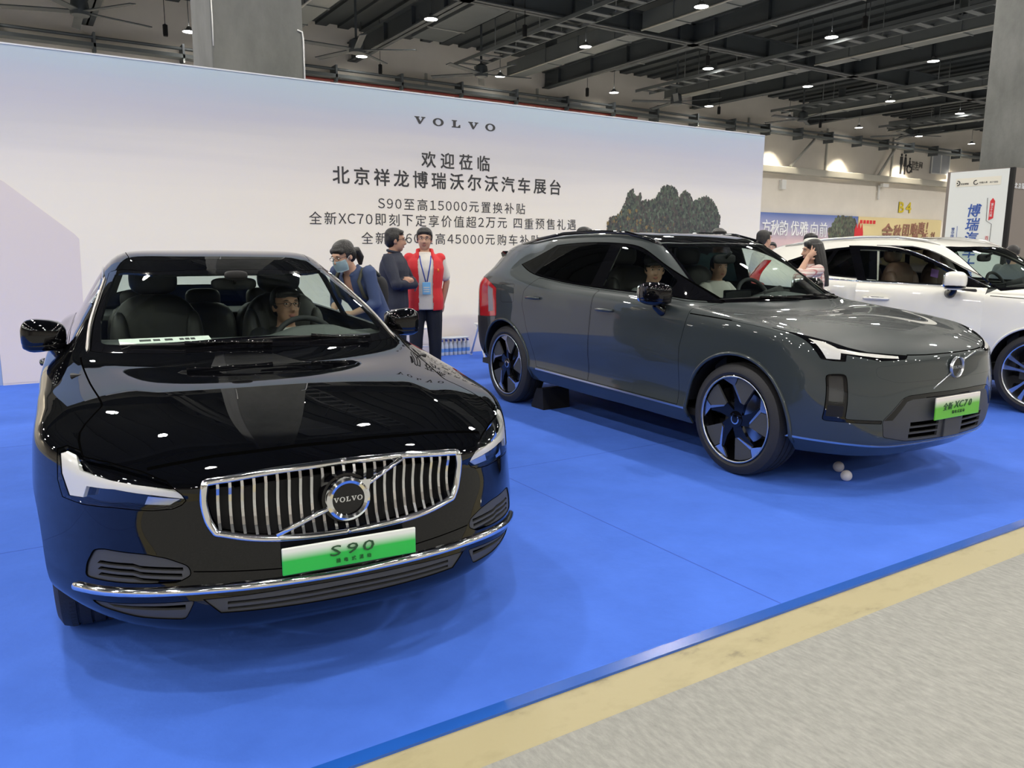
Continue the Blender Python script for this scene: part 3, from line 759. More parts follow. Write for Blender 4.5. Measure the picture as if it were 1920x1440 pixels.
    mk('rear_bench', lambda bm: [blob(bm, (0, 3.25, .62), (.66, .28, .11), 4), blob(bm, (0, 3.62, .95), (.66, .12, .36), 4), blob(bm, (-.38, 3.68, 1.36), (.13, .06, .09), 3), blob(bm, (.38, 3.68, 1.36), (.13, .06, .09), 3)], 'seat', root, smooth=True)
    mk('inside_mirror', lambda bm: [blob(bm, (0, 1.93, 1.40), (.12, .025, .04), 3.5), tube(bm, [(0, 1.92, 1.40), (0, 1.86, 1.455)], .012, 8)], 'matte_black', root, smooth=True)
    wiper(root, surfpts(B, [(-.62, 1.37), (-.35, 1.30), (.05, 1.262)], 'top', .012), surfpts(B, [(.10, 1.25), (-.12, 1.262), (-.30, 1.285)], 'top', .02))
    wiper(root, surfpts(B, [(-.02, 1.275), (.25, 1.29), (.55, 1.345)], 'top', .012), surfpts(B, [(.62, 1.36), (.45, 1.315), (.30, 1.295)], 'top', .02))
    return root, B

def build_white_suv():
    root = empty('suv', (8.72, 2.545, 0), 0, 'white suv with its front passenger door standing open, parked beyond the dark grey suv', 'car')
    T = suv_tables(); sc = .978
    S = lambda p: (p[0], p[1] * sc, p[2] + (.006 if p[2] > 1.2 else 0) + (.03 * max(0, min(1, (p[2] - .78) / .2)) if p[1] < 1.3 and p[2] < 1.15 else 0))
    T = [[[S(p) if not (isinstance(p, tuple) and p == ()) else p for p in row] for row in t] for t in T]
    B = Body(*T, creases=SUVC)
    side = lambda c, n: c.x > .45
    FW, RW = .875, 3.74
    for v in (FW, RW):
        B.cut([(v + .425 * cos(2 * pi * k / 40), .37 + .425 * sin(2 * pi * k / 40)) for k in range(40)], 'side', 'hole', cond=lambda c, n: c.x > .55)
    up = lambda c, n: n.z > -.2 and c.z > .9
    q = lambda L: [(a, b * sc) for a, b in L]
    WS = q(crv([(0, 1.235), (.2, 1.245), (.43, 1.285), (.71, 1.375)], 4)[:-1] + [(.712, 1.38)] + crv([(.708, 1.40), (.675, 1.525), (.645, 1.70), (.615, 1.87), (.583, 2.04)], 3) + crv([(.575, 2.045), (.35, 1.965), (.0, 1.932)], 4) + [(-.02, 1.932), (-.02, 1.235)])
    B.panel(WS, 'top', 'frit', .004, cond=up)
    WG = q(crv([(0, 1.275), (.2, 1.285), (.43, 1.325), (.655, 1.415)], 4)[:-1] + [(.66, 1.42), (.672, 1.49), (.635, 1.70)] + crv([(.635, 1.70), (.605, 1.86), (.575, 2.01)], 2)[1:] + crv([(.56, 2.015), (.35, 1.935), (0, 1.902)], 4) + [(-.02, 1.902), (-.02, 1.275)])
    B.cut(WG, 'top', 'windscreen', ['frit'])
    B.panel(roundpoly([(-.02, 2.22), (.47, 2.28), (.46, 2.95), (-.02, 2.95)], [0, .06, .06, 0], 4), 'top', 'roof_glass', .004, cond=lambda c, n: n.z > .3)
    q2 = lambda L: [(a * sc, b) for a, b in L]
    top = q2(crv([(1.40, 1.125), (1.62, 1.235), (1.82, 1.335), (2.02, 1.428), (2.17, 1.48), (2.32, 1.51), (2.65, 1.53), (3.1, 1.52), (3.5, 1.47), (3.85, 1.36)], 3))
    bot = q2(crv([(3.88, 1.33), (3.6, 1.25), (3.28, 1.205), (2.9, 1.18), (2.5, 1.163), (2.0, 1.148), (1.6, 1.135)], 3))
    # the front door takes the whole front half of the side, window frame included
    fdo = q2([(1.42, 1.10), (1.41, .95), (1.42, .385), (2.61, .40), (2.615, .62), (2.60, 1.05), (2.605, 1.16), (2.76, 1.540), (2.35, 1.53)] + crv([(2.17, 1.495), (2.02, 1.442), (1.82, 1.348), (1.62, 1.248), (1.42, 1.140)], 3))
    B.panel(fdo, 'side', 'fdoor', .004, ['body'], side)
    rd = q2([(2.618, 1.158), (2.614, 1.05), (2.624, .40), (3.24, .42), (3.30, .56), (3.39, .78), (3.45, 1.0), (3.40, 1.21), (2.9, 1.178), (2.64, 1.160)])
    B.panel(rd, 'side', 'door_r', .0035, ['body'], side)
    B.cut(top + bot, 'side', 'dframe', ['fdoor'], side); B.cut(top + bot, 'side', 'frame', ['body', 'gap', 'door_r'], side)
    def win(poly, nm, al): B.cut(roundpoly(q2(poly), .02, 3), 'side', nm, [al], side)
    win([(1.70, 1.156), (1.72, 1.255)] + crv([(1.84, 1.32), (2.04, 1.412), (2.18, 1.457), (2.32, 1.480), (2.64, 1.490)], 2) + [(2.52, 1.182), (2.2, 1.170)], 'window_f', 'dframe')
    win([(2.70, 1.19), (2.83, 1.510), (2.95, 1.510), (3.22, 1.485), (3.30, 1.23), (3.2, 1.217), (2.9, 1.198)], 'window_r', 'frame')
    win([(3.36, 1.24), (3.28, 1.478), (3.5, 1.44), (3.80, 1.345), (3.6, 1.275)], 'window_q', 'frame')
    fr = lambda c, n: c.y < .75 and n.y < .75
    B.panel(roundpoly([(.55, .87), (.54, .80), (.70, .775), (.86, .80), (.885, .90), (.88, .985), (.83, .96), (.75, .93)], .01, 3), 'front', 'headlamp', .003, cond=fr)
    B.panel(roundpoly([(-.02, .84), (.42, .835), (.45, .78), (.38, .58), (-.02, .56)], [0, .04, .04, .05, 0], 3), 'front', 'grille', .003, ['body'], fr)
    B.panel(roundpoly([(-.02, .46), (.62, .46), (.70, .36), (-.02, .345)], [0, .03, .03, 0], 3), 'front', 'intake', .003, ['body'], fr)
    B.line(crv([(0, .88), (.25, .88), (.45, .88)], 3), 'front', .006, ['body'], fr)
    B.line(q2(crv([(.62, .99 + .03), (.96, 1.018 + .03), (1.37, 1.062)], 4)), 'side', .007, ['body'], lambda c, n: c.x > .6 and c.z > .9 and n.z < .8)
    B.panel(roundpoly([(4.00, .78), (4.02, .90), (3.93, 1.03), (3.98, 1.08), (4.06, 1.10), (4.03, 1.36), (4.20, 1.36), (4.34, 1.20), (4.34, .78)], .02, 3), 'side', 'tail', .003, ['body'], side)
    B.cut([(.80, .20), (.80, .33), (4.5, .37), (4.5, .20)], 'side', 'sill', ['body', 'door_r', 'gap'], side)
    B.finish()
    P = 'white_paint'
    g = lambda n, name, m, sd=0, th=.012, par=root, **k: B.get(n, name, m, par, sd, th, **k)
    g(['body', 'gap'], 'body_shell', [P, 'gap', 'cabin'], 0, inner=2)
    g('windscreen', 'windscreen', 'glass', 0, 0); g('frit', 'windscreen_border', ['gloss_black', 'cabin']); g('roof_glass', 'sunroof', ['gloss_black', 'headliner'])
    g('grille', 'grille', ['gloss_black']); g('intake', 'lower_grille', ['matte_black']); g('sill', 'sill_cladding', ['gloss_black'])
    for s in (-1, 1):
        hinge = (s * .90, 1.42 * sc, 0)
        d = g('fdoor', 'front_door', [P, 'cabin'], s, .03, origin=hinge)
        kids = [g('dframe', 'window_frame', ['gloss_black', 'cabin'], s, .025, d, origin=hinge), g('window_f', 'front_window', 'glass', s, 0, d, origin=hinge)]
        for k in kids: k.location = (0, 0, 0)
        bp = surfpts(B, bot[::-1][:10], 'side', .006, s); tp = surfpts(B, top[:14], 'side', .004, s)
        H = Vector(hinge)
        mk('window_trim', lambda bm: tube(bm, [p - H for p in bp], .008, 8), 'chrome', d, smooth=True)
        mk('window_trim', lambda bm: tube(bm, [p - H for p in tp], .006, 8), 'chrome', d, smooth=True)
        h_ = handle(d, (s * .945, 2.34, 1.0), s, P, .24); h_.location = Vector(h_.location) - H
        mk('handle_trim', lambda bm: tube(bm, [(s * .976 - H.x, 2.26 - H.y, 1.012), (s * .982 - H.x, 2.34 - H.y, 1.014), (s * .976 - H.x, 2.42 - H.y, 1.012)], .006, 8), 'chrome', d, smooth=True)
        m_ = door_mirror(d, (s * 1.035, 1.64, 1.20), s, P, (.12, .10, .085), [(s * .90, 1.70, 1.06), (s * .96, 1.67, 1.07), (s * 1.0, 1.65, 1.10), (s * 1.02, 1.64, 1.15)]); m_.location = Vector(m_.location) - H
        mk('door_card', lambda bm: box(bm, s * .86 - H.x - .02, s * .86 - H.x + .02, 1.50 * sc - H.y, 2.55 * sc - H.y, .40, 1.12, .015), 'cabin', d)
        if s < 0: d.rotation_euler = (0, 0, radians(23))
        d2 = g('door_r', 'rear_door', [P, 'cabin'], s)
        handle(d2, (s * .955, 3.16, 1.03), s, P, .22)
        g('frame', 'window_surround', ['gloss_black', 'cabin'], s); g('window_r', 'rear_window', 'tint', s, 0); g('window_q', 'quarter_window', 'tint', s, 0)
        h = g('headlamp', 'headlamp', ['gloss_black'], s, .02)
        g('tail', 'tail_lamp', ['tail_red'], s, .02)
        mk('pillar', lambda bm: tube(bm, [(s * .84, 2.62, .40), (s * .85, 2.62, .9), (s * .81, 2.62, 1.16), (s * .635, 2.74, 1.53)], [.06, .06, .05, .045], 12), P, root, smooth=True)
        for v in (FW, RW): wheel(root, (s * .805, v, .372), s, 'five')
        rp = surfpts(B, [(.585, 2.05), (.605, 2.2), (.615, 2.5), (.62, 2.9), (.61, 3.4), (.58, 3.8), (.56, 4.0)], 'top', .0, s)
        rp = [p + Vector((0, 0, dz)) for p, dz in zip(rp, (-.005, .02, .03, .035, .03, .02, 0))]
        mk('roof_rail', lambda bm: tube(bm, rp, [.010, .015, .016, .016, .016, .015, .010], 10), 'rail_silver', root, smooth=True)
    liner(root, FW, .37, .43, .5, .91); liner(root, RW, .37, .43, .5, .92)
    archlip(root, B, FW, .37, .425, P, .012); archlip(root, B, RW, .37, .425, P, .012)
    mk('roof_aerial', lambda bm: blob(bm, (0, 4.05, 1.59), (.035, .13, .05), 2.4), P, root, smooth=True)
    mk('underbody', lambda bm: box(bm, -.78, .78, .62, 4.2, .25, .32), 'matte_black', root)
    mk('cabin_floor', lambda bm: box(bm, -.84, .84, 1.25, 4.2, .31, .36), 'cabin', root)
    mk('bulkhead', lambda bm: box(bm, -.8, .8, 1.1, 1.2, .36, .98), 'cabin', root)
    dashboard(root, [(1.24, 1.05), (1.40, 1.09), (1.62, 1.10), (1.76, 1.07), (1.82, .98), (1.80, .62)], .74, .38, 'cabin')
    steering(root, (.38, 1.92, 1.08))
    mk('centre_screen', lambda bm: box(bm, -.16, .16, 1.72, 1.745, 1.06, 1.14, .01), 'gloss_black', root)
    for u in (-.38, .38): seat(root, u, 2.25, .64, 'seat_tan')
    rb = mk('rear_bench', lambda bm: blob(bm, (0, 3.2, .62), (.66, .28, .11), 4), 'seat_tan', root, smooth=True)
    for u in (-.4, .4):
        mk('bench_back', lambda bm: blob(bm, (u, 3.55, .95), (.30, .12, .36), 4), 'seat_tan', rb, smooth=True); mk('headrest', lambda bm: blob(bm, (u, 3.60, 1.36), (.13, .06, .09), 3), 'seat_tan', rb, smooth=True)
    mk('inside_mirror', lambda bm: [blob(bm, (0, 1.90, 1.41), (.12, .025, .04), 3.5), tube(bm, [(0, 1.89, 1.41), (0, 1.82, 1.46)], .014, 8)], 'matte_black', root, smooth=True)
    mk('windscreen_sticker', lambda bm: lathe(bm, [(.001, 0), (.028, 0), (.028, .002), (.001, .002)], 20, 'y', c=(-.45, 1.955, 1.44)), 'sticker', root)
    wiper(root, surfpts(B, [(-.62, 1.355), (-.35, 1.285), (.05, 1.245)], 'top', .012), surfpts(B, [(.10, 1.235), (-.12, 1.245), (-.30, 1.265)], 'top', .02))
    return root, B
def sedan_tables():
    top = [
     [(0, .02, .775), (.22, .03, .772), (.46, .08, .755), (.68, .25, .757), (.855, .58, .80)],
     [(0, .22, .845), (.24, .235, .842), (.47, .29, .832), (.69, .44, .815), (.885, .80, .835)],
     [(0, .55, .895), (.26, .56, .893), (.51, .61, .885), (.73, .74, .868), (.898, 1.05, .855)],
     [(0, .95, .935), (.29, .97, .933), (.56, 1.03, .927), (.775, 1.12, .905), (.91, 1.32, .872)],
     [(0, 1.30, .962), (.34, 1.34, .965), (.70, 1.53, .975), (.83, 1.60, .95), (.925, 1.62, .888)],
     [(0, 1.72, 1.16), (.33, 1.76, 1.155), (.675, 1.92, 1.135), (.825, 1.92, .98), (.93, 1.92, .90)],
     [(0, 2.25, 1.385), (.31, 2.28, 1.378), (.60, 2.44, 1.325), (.825, 2.4, 1.0), (.935, 2.4, .91)],
     [(0, 2.75, 1.445), (.31, 2.75, 1.438), (.585, 2.8, 1.39), (.82, 2.8, 1.01), (.937, 2.8, .918)],
     [(0, 3.3, 1.435), (.30, 3.3, 1.428), (.57, 3.3, 1.38), (.815, 3.3, 1.02), (.937, 3.3, .925)],
     [(0, 3.85, 1.345), (.29, 3.85, 1.335), (.535, 3.8, 1.28), (.79, 3.75, 1.035), (.93, 3.75, .93)],
     [(0, 4.30, 1.16), (.29, 4.28, 1.15), (.545, 4.2, 1.115), (.75, 4.12, 1.02), (.915, 4.2, .93)],
     [(0, 4.6, 1.03), (.3, 4.58, 1.03), (.56, 4.52, 1.02), (.75, 4.45, .99), (.895, 4.55, .915)],
     [(0, 4.98, 1.01), (.3, 4.96, 1.01), (.55, 4.90, 1.0), (.72, 4.82, .97), (.84, 4.75, .90)]]
    front = [
     [(0, .0, .69), (.22, .012, .69), (.46, .075, .69), (.70, .245, .70), (.885, .60, .715)],
     [(0, -.01, .57), (.22, .005, .57), (.47, .075, .57), (.72, .25, .575), (.90, .62, .59)],
     [(0, -.015, .44), (.24, .0, .44), (.49, .082, .44), (.74, .265, .445), (.912, .63, .46)],
     [(0, .0, .30), (.24, .015, .30), (.49, .085, .30), (.735, .28, .30), (.905, .63, .31)],
     [(0, .07, .235), (.24, .08, .235), (.47, .14, .235), (.69, .33, .24), (.86, .67, .25)]]
    vs = [t[4][1] for t in top]
    rows = [([0, .92, .93, .935, .938, .94, .94, .94, .94, .94, .93, .90, 0], [.74] * 13), ([0, .93, .938, .94, .94, .94, .94, .94, .94, .94, .935, .90, 0], [.60] * 13),
            ([0, .925, .93, .93, .93, .93, .93, .93, .93, .93, .93, .90, 0], [.45] * 13), ([0, .92, .93, .93, .93, .93, .93, .93, .93, .93, .92, .88, 0], [.31] * 13),
            ([0, .85, .87, .87, .87, .87, .87, .87, .87, .87, .86, .82, 0], [.22] * 13)]
    side = [[(U[i], vs[i], W[i]) for i in range(13)] for U, W in rows]
    rear = [[(0, 5.03 + d, z), (.3, 5.01 + d, z), (.55, 4.95 + d, z), (.73, 4.86 + d, z), (.84 - k, 4.72, z)] for d, z, k in ((0, .85, 0), (.03, .65, 0), (.04, .5, 0), (.02, .35, 0.02), (-.06, .25, .06))]
    return top, front, side, rear
def build_black_sedan():
    root = empty('sedan', (.867, 2.383, 0), radians(-4.59), 'glossy black sedan with chrome upright-slat grille and green plate, nearest car in front', 'car')
    B = Body(*sedan_tables(), creases=[([('t', i, 3) for i in range(4, 11)], .4), ([('t', i, 2) for i in range(1, 5)], .75), ([('t', i, 4) for i in range(2, 12)], .3), ([('t', i, 2) for i in range(6, 10)], .25)])
    side = lambda c, n: c.x > .45
    for v in (.955, 3.96):
        B.cut([(v + .368 * cos(2 * pi * k / 40), .34 + .368 * sin(2 * pi * k / 40)) for k in range(40)], 'side', 'hole', cond=lambda c, n: c.x > .55)
    up = lambda c, n: n.z > -.2 and c.z > .85
    WS = crv([(0, 1.39), (.35, 1.40), (.61, 1.51), (.715, 1.585)], 4)[:-1] + crv([(.722, 1.60), (.70, 1.863), (.655, 2.152), (.61, 2.47)], 4) + crv([(.595, 2.46), (.424, 2.215), (.2, 2.145), (0, 2.13)], 4) + [(-.02, 2.13), (-.02, 1.39)]
    B.panel(WS, 'top', 'frit', .004, cond=up)
    WG = crv([(0, 1.485), (.25, 1.49), (.47, 1.53), (.63, 1.60)], 4)[:-1] + roundpoly([(.64, 1.605), (.678, 1.65), (.67, 1.863)], .03, 4)[3:-3] + crv([(.668, 1.863), (.62, 2.152), (.585, 2.36)], 4) + crv([(.57, 2.355), (.41, 2.165), (.2, 2.09), (0, 2.075)], 4) + [(-.02, 2.075), (-.02, 1.485)]
    B.cut(WG, 'top', 'windscreen', ['frit'])
    RG = [(-.02, 2.30), (0, 2.30), (.34, 2.33), (.50, 2.46), (.51, 2.7), (.50, 3.4), (-.02, 3.4)]
    B.panel(RG, 'top', 'roof_glass', .004, cond=lambda c, n: n.z > .3)
    RW = [(-.02, 3.80), (0, 3.80), (.35, 3.79), (.50, 3.76), (.56, 4.16), (.4, 4.25), (-.02, 4.27)]
    B.panel(RW, 'top', 'rear_screen', .004, cond=lambda c, n: n.z > .1 and c.z > 1.0)
    top = crv([(1.80, 1.0), (2.05, 1.13), (2.30, 1.245), (2.50, 1.30), (2.75, 1.335), (3.1, 1.335), (3.5, 1.29), (3.80, 1.20), (4.02, 1.08)], 3)
    bot = crv([(4.02, 1.06), (3.6, 1.04), (3.0, 1.025), (2.4, 1.01), (1.9, .995)], 3)
    B.panel(top + bot, 'side', 'frame', .006, cond=side)
    def win(poly, nm): B.cut(roundpoly(poly, .015, 3), 'side', nm, ['frame'], side)
    win([(2.0, 1.015), (2.02, 1.095), (2.30, 1.225), (2.50, 1.28), (2.72, 1.312), (2.78, 1.03), (2.4, 1.022)], 'window_f')
    win([(2.88, 1.035), (2.84, 1.315), (3.1, 1.313), (3.42, 1.28), (3.62, 1.22), (3.66, 1.055)], 'window_r')
    win([(3.70, 1.06), (3.67, 1.215), (3.80, 1.175), (3.97, 1.075)], 'window_q')
    fd = [(1.62, .92), (1.60, .80), (1.62, .36), (2.79, .36), (2.80, 1.012), (2.4, .998), (1.9, .983)]
    rd = [(2.806, 1.012), (2.796, .36), (3.50, .36), (3.60, .60), (3.78, .80), (3.82, 1.02), (3.5, 1.028), (3.0, 1.015)]
    B.panel(fd, 'side', 'door_f', .0035, ['body'], side); B.panel(rd, 'side', 'door_r', .0035, ['body'], side)
    fr = lambda c, n: c.y < .72 and n.y < .8
    lamp = [(.831, .795), (.80, .806), (.760, .800), (.750, .788), (.675, .783), (.589, .771), (.527, .753), (.488, .714), (.476, .692), (.490, .676), (.515, .664), (.575, .657), (.677, .657), (.765, .646), (.825, .648), (.836, .70)]
    B.panel(lamp, 'front', 'headlamp', .003, cond=fr)
    B.cut([(.822, .785), (.80, .795), (.775, .790), (.768, .752), (.688, .743), (.570, .736), (.486, .716), (.483, .697), (.570, .708), (.673, .716), (.752, .708), (.765, .669), (.804, .662), (.822, .726)], 'front', 'drl', ['headlamp'], fr)
    B.cut([(.50, .690), (.59, .697), (.60, .672), (.53, .672)], 'front', 'lamp_cells', ['headlamp'], fr)
    gr = roundpoly(crv([(0, .774), (.2, .769), (.34, .757), (.423, .748)], 3)[:-1] + [(.425, .747), (.433, .685), (.42, .618), (.40, .582)] + crv([(.39, .581), (.28, .557), (.14, .547), (0, .545)], 3), .0)
    gr = roundpoly([(-.02, .774)] + gr + [(-.02, .545)], [0] + [.03] * len(gr) + [0], 3)
    B.panel(gr, 'front', 'grille', .001, cond=fr)
    fog = roundpoly([(.744, .512), (.715, .522), (.60, .520), (.54, .508), (.481, .482), (.474, .450), (.515, .426), (.73, .412), (.775, .41), (.768, .458)], .015, 3)
    B.panel(fog, 'front', 'side_grille', .003, ['body'], fr)
    for i, z in enumerate((.478, .458, .438)):
        B.cut([(.73 - .0 * i, z + .0), (.64, z + .006), (.62, z), (.50 + .004 * i, z - .003), (.50 + .004 * i, z - .014), (.62, z - .012), (.64, z - .006), (.74, z - .012)], 'front', 'side_grille_gap', ['side_grille'], fr)
    st = crv([(-.02, .421), (.2, .422), (.46, .418), (.634, .408), (.80, .383)], 3) + [(.812, .352)] + crv([(.79, .349), (.60, .371), (.45, .385), (.2, .395), (-.02, .395)], 3)
    B.cut(st, 'front', 'strip', cond=fr)
    B.panel([(-.02, .382), (.20, .382), (.45, .370), (.40, .318), (-.02, .312)], 'front', 'low_grille', .002, ['body'], fr)
    B.panel(roundpoly([(.47, .368), (.62, .355), (.765, .332), (.74, .315), (.63, .300), (.50, .300)], .012, 2), 'front', 'low_side', .002, ['body'], fr)
    for z in (.360, .340): B.cut([(-.02, z), (.38, z - .004), (.38, z - .014), (-.02, z - .011)], 'front', 'low_gap', ['low_grille'], fr)
    B.cut([(.50, .352), (.72, .332), (.70, .323), (.50, .335)], 'front', 'low_gap2', ['low_side'], fr)
    B.line(crv([(0, .817), (.14, .817), (.346, .807), (.439, .797), (.528, .784), (.575, .775)], 3), 'front', .006, ['body'], fr)
    B.line([(-.02, .452), (.22, .452), (.47, .462)], 'front', .004, ['body'], fr)
    B.line(crv([(.755, .40), (.762, .58), (.70, .75), (.69, .83), (.725, 1.12), (.755, 1.45), (.76, 1.56)], 3), 'top', .007, ['body'], lambda c, n: c.z > .7 and n.z > .2)
    B.cut([(4.60, .70), (4.60, .86), (5.1, .90), (5.1, .66)], 'side', 'tail', cond=side)
    B.finish()
    P = 'black_paint'
    g = lambda n, name, m, sd=0, th=.012, par=root, **k: B.get(n, name, m, par, sd, th, **k)
    g(['body', 'gap'], 'body_shell', [P, 'gap', 'cabin'], 0, inner=2)
    g('windscreen', 'windscreen', 'glass', 0, 0); g('frit', 'windscreen_border', ['gloss_black', 'cabin']); g('roof_glass', 'glass_roof', ['gloss_black', 'headliner']); g('rear_screen', 'rear_window', 'glass', 0, 0)
    g('grille', 'grille', ['matte_black'], 0, .01, off=-.055); gril = bpy.data.objects['grille']
    for s in (-1, 1):
        d = g('door_f', 'front_door', [P, 'cabin'], s); d2 = g('door_r', 'rear_door', [P, 'cabin'], s)
        g('frame', 'window_frame', ['gloss_black', 'cabin'], s)
        g('window_f', 'side_window', 'glass', s, 0); g('window_r', 'side_window', 'glass', s, 0); g('window_q', 'quarter_window', 'glass', s, 0)
        h = g('headlamp', 'headlamp', ['lens'], s, 0)
        g(['headlamp', 'lamp_cells'], 'lamp_housing', ['gloss_black'], s, .01, h, off=-.03)
        g('drl', 'light_guide', ['drl'], s, .012, h, off=-.004); g('lamp_cells', 'led_cells', ['satin'], s, .006, h, off=-.016); g('lamp_cells', 'lamp_cover', ['lens'], s, 0, h)
        sg = g('side_grille', 'bumper_grille', ['plastic_grey'], s, .02, off=-.004); g('side_grille_gap', 'grille_opening', ['gap'], s, .008, sg, off=-.018)
        lsg = g('low_side', 'lower_bumper_grille', ['plastic_grey'], s, .02, off=-.004); g('low_gap2', 'grille_opening', ['gap'], s, .008, lsg, off=-.018)
        g('tail', 'tail_lamp', ['tail_red', 'cabin'], s)
        handle(d, (s * .94, 2.60, .83), s, P); handle(d2, (s * .94, 3.50, .84), s, P)
        door_mirror(root, (s * .920, 2.0, 1.035), s, P, (.098, .085, .078), [(s * .80, 1.92, .90), (s * .835, 1.95, .925), (s * .87, 1.98, .965), (s * .895, 1.99, 1.0)])
        # bright window surround and the pillar trim
        tp = surfpts(B, top[4:-3] , 'side', .004, s)
        mk('window_trim', lambda bm: tube(bm, tp, .006, 8), 'chrome', root)
        pp = surfpts(B, crv([(.735, 1.60), (.715, 1.863), (.672, 2.152), (.628, 2.45)], 5), 'top', .004, s)
        mk('windscreen_moulding', lambda bm: tube(bm, pp, [.0015] + [.0065] * (len(pp) - 2) + [.0015], 8), 'trim_dark', root)
        for v in (.955, 3.96): wheel(root, (s * .775, v, .345), s, 'ten', .345, .245, .235)
    liner(root, .955, .34, .373, .5, .87); liner(root, 3.96, .34, .373, .5, .89)
    # grille frame, slats, slanted bar, emblem
    fo = surfpts(B, [p for p in gr if p[0] > -.01], 'front', -.002); loop = fo + [Vector((-p.x, p.y, p.z)) for p in fo[::-1]]
    clean = [loop[0]]
    for p in loop[1:]:
        if (p - clean[-1]).length > .004: clean.append(p)
    if (clean[-1] - clean[0]).length < .004: clean.pop()
    mk('grille_frame', lambda bm: tube(bm, clean, .0125, 10, closed=True), 'chrome', gril, smooth=True)
    bv = B.bvh()
    def yfront(u, w):
        hh = bv.ray_cast(Vector((abs(u), -3, w)), Vector((0, 1, 0))); return hh[0].y if hh[0] is not None else 0
    def lim(u):
        u = abs(u); t = .774 - .026 * (u / .423) ** 2; b = .545 + .037 * (u / .40) ** 2; return b + .008, t - .006
    for k in range(23):
        u = (k - 11) * .0352
        b, t = lim(u)
        def f(bm):
            n = 7; L_ = []
            for i in range(n + 1):
                w = b + (t - b) * i / n; y = yfront(u, w) + .006 + .016 * math.sin(pi * i / n) - (0.010 if i == 0 else 0)
                L_.append([bm.verts.new((u + dx, y + dy, w)) for dx, dy in ((-.0045, 0), (.0045, 0), (.0035, .035), (-.0035, .035))])
            for A, C in zip(L_, L_[1:]):
                for j in range(4): bm.faces.new((A[j], A[(j + 1) % 4], C[(j + 1) % 4], C[j]))
            bm.faces.new(L_[0]); bm.faces.new(L_[-1])
        mk('grille_slat', f, 'slat', gril)
    mk('grille_bar', lambda bm: [tube(bm, [(-.225, yfront(.225, .56) - .004, .562), (-.07, yfront(.07, .63) - .008, .628), (.06, yfront(.06, .70) - .010, .692), (.20, yfront(.2, .76) - .004, .762)], .009, 8)], 'chrome', gril, smooth=True)
    emblem(root, (.0, -.022, .660), .074)
    mk('emblem_back', lambda bm: lathe(bm, [(.05, -.018), (.082, -.012), (.084, .03)], 40, 'y', c=(0, 0, .660)), 'gloss_black', root, auto=40)
    pl = mk('licence_plate', lambda bm: box(bm, -.222, .222, -.052, -.042, .444, .534, .004), MT['plate_a'], root)
    textmesh('plate_lettering', 'S90', .050, 'ink_green', pl, (.002, -.054, .502), (pi / 2, 0, 0), .002, sx=1.75, shear=.14, spacing=1.75)
    textmesh('plate_lettering', '插电式混动', .0155, 'ink_green', pl, (.006, -.054, .466), (pi / 2, 0, 0), .002, spacing=1.65)
    g('strip', 'chrome_strip_base', ['gloss_black'], 0, .014)
    sp_ = surfpts(B, crv([(0, .4085), (.2, .409), (.46, .402), (.634, .390), (.775, .370), (.812, .360)], 4), 'front', .004)
    sp_ = [Vector((-p.x, p.y, p.z)) for p in sp_[:0:-1]] + sp_
    mk('chrome_strip', lambda bm: tube(bm, sp_, [.003, .009] + [.0145] * (len(sp_) - 4) + [.009, .003], 14), 'chrome', root, smooth=True)
    lg = g('low_grille', 'lower_grille', ['plastic_grey'], 0, .02, off=-.004); g('low_gap', 'grille_opening', ['gap'], 0, .008, lg, off=-.018)
    mk('underbody', lambda bm: box(bm, -.70, .70, .62, 4.6, .255, .33), 'matte_black', root)
    mk('cabin_floor', lambda bm: box(bm, -.84, .84, 1.35, 4.3, .29, .33), 'cabin', root)
    mk('bulkhead', lambda bm: box(bm, -.8, .8, 1.30, 1.36, .33, .93), 'cabin', root)
    mk('parcel_shelf', lambda bm: box(bm, -.66, .66, 3.62, 4.25, .96, 1.0, .01), 'dash', root)
    dashboard(root, [(1.43, .975), (1.60, 1.005), (1.82, 1.005), (1.94, .97), (1.98, .90), (1.96, .55)], .72, .36)
    steering(root, (.37, 2.05, .90), 26)
    for u in (-.37, .37): seat(root, u, 2.35, .47, 'seat')
    rb = mk('rear_bench', lambda bm: blob(bm, (0, 3.25, .50), (.66, .28, .10), 4), 'seat', root, smooth=True)
    for u in (-.42, 0, .42):
        mk('bench_back', lambda bm: blob(bm, (u, 3.58, .78), (.215, .11, .30), 3.4), 'seat', rb, smooth=True)
        mk('headrest', lambda bm: blob(bm, (u, 3.64, 1.10), (.12, .055, .075), 3.2), 'seat', rb, smooth=True)
    mk('inside_mirror', lambda bm: [blob(bm, (0, 2.15, 1.265), (.12, .022, .035), 3.5), tube(bm, [(0, 2.14, 1.27), (0, 2.08, 1.30)], .012, 8), blob(bm, (0, 2.06, 1.315), (.06, .04, .025), 3)], 'matte_black', root, smooth=True)
    wiper(root, surfpts(B, [(-.60, 1.56), (-.35, 1.46), (.02, 1.43)], 'top', .012), surfpts(B, [(.05, 1.40), (-.12, 1.415), (-.33, 1.455)], 'top', .022))
    wiper(root, surfpts(B, [(-.05, 1.445), (.22, 1.46), (.52, 1.535)], 'top', .012), surfpts(B, [(.56, 1.51), (.40, 1.46), (.25, 1.46)], 'top', .022))
    return root, B
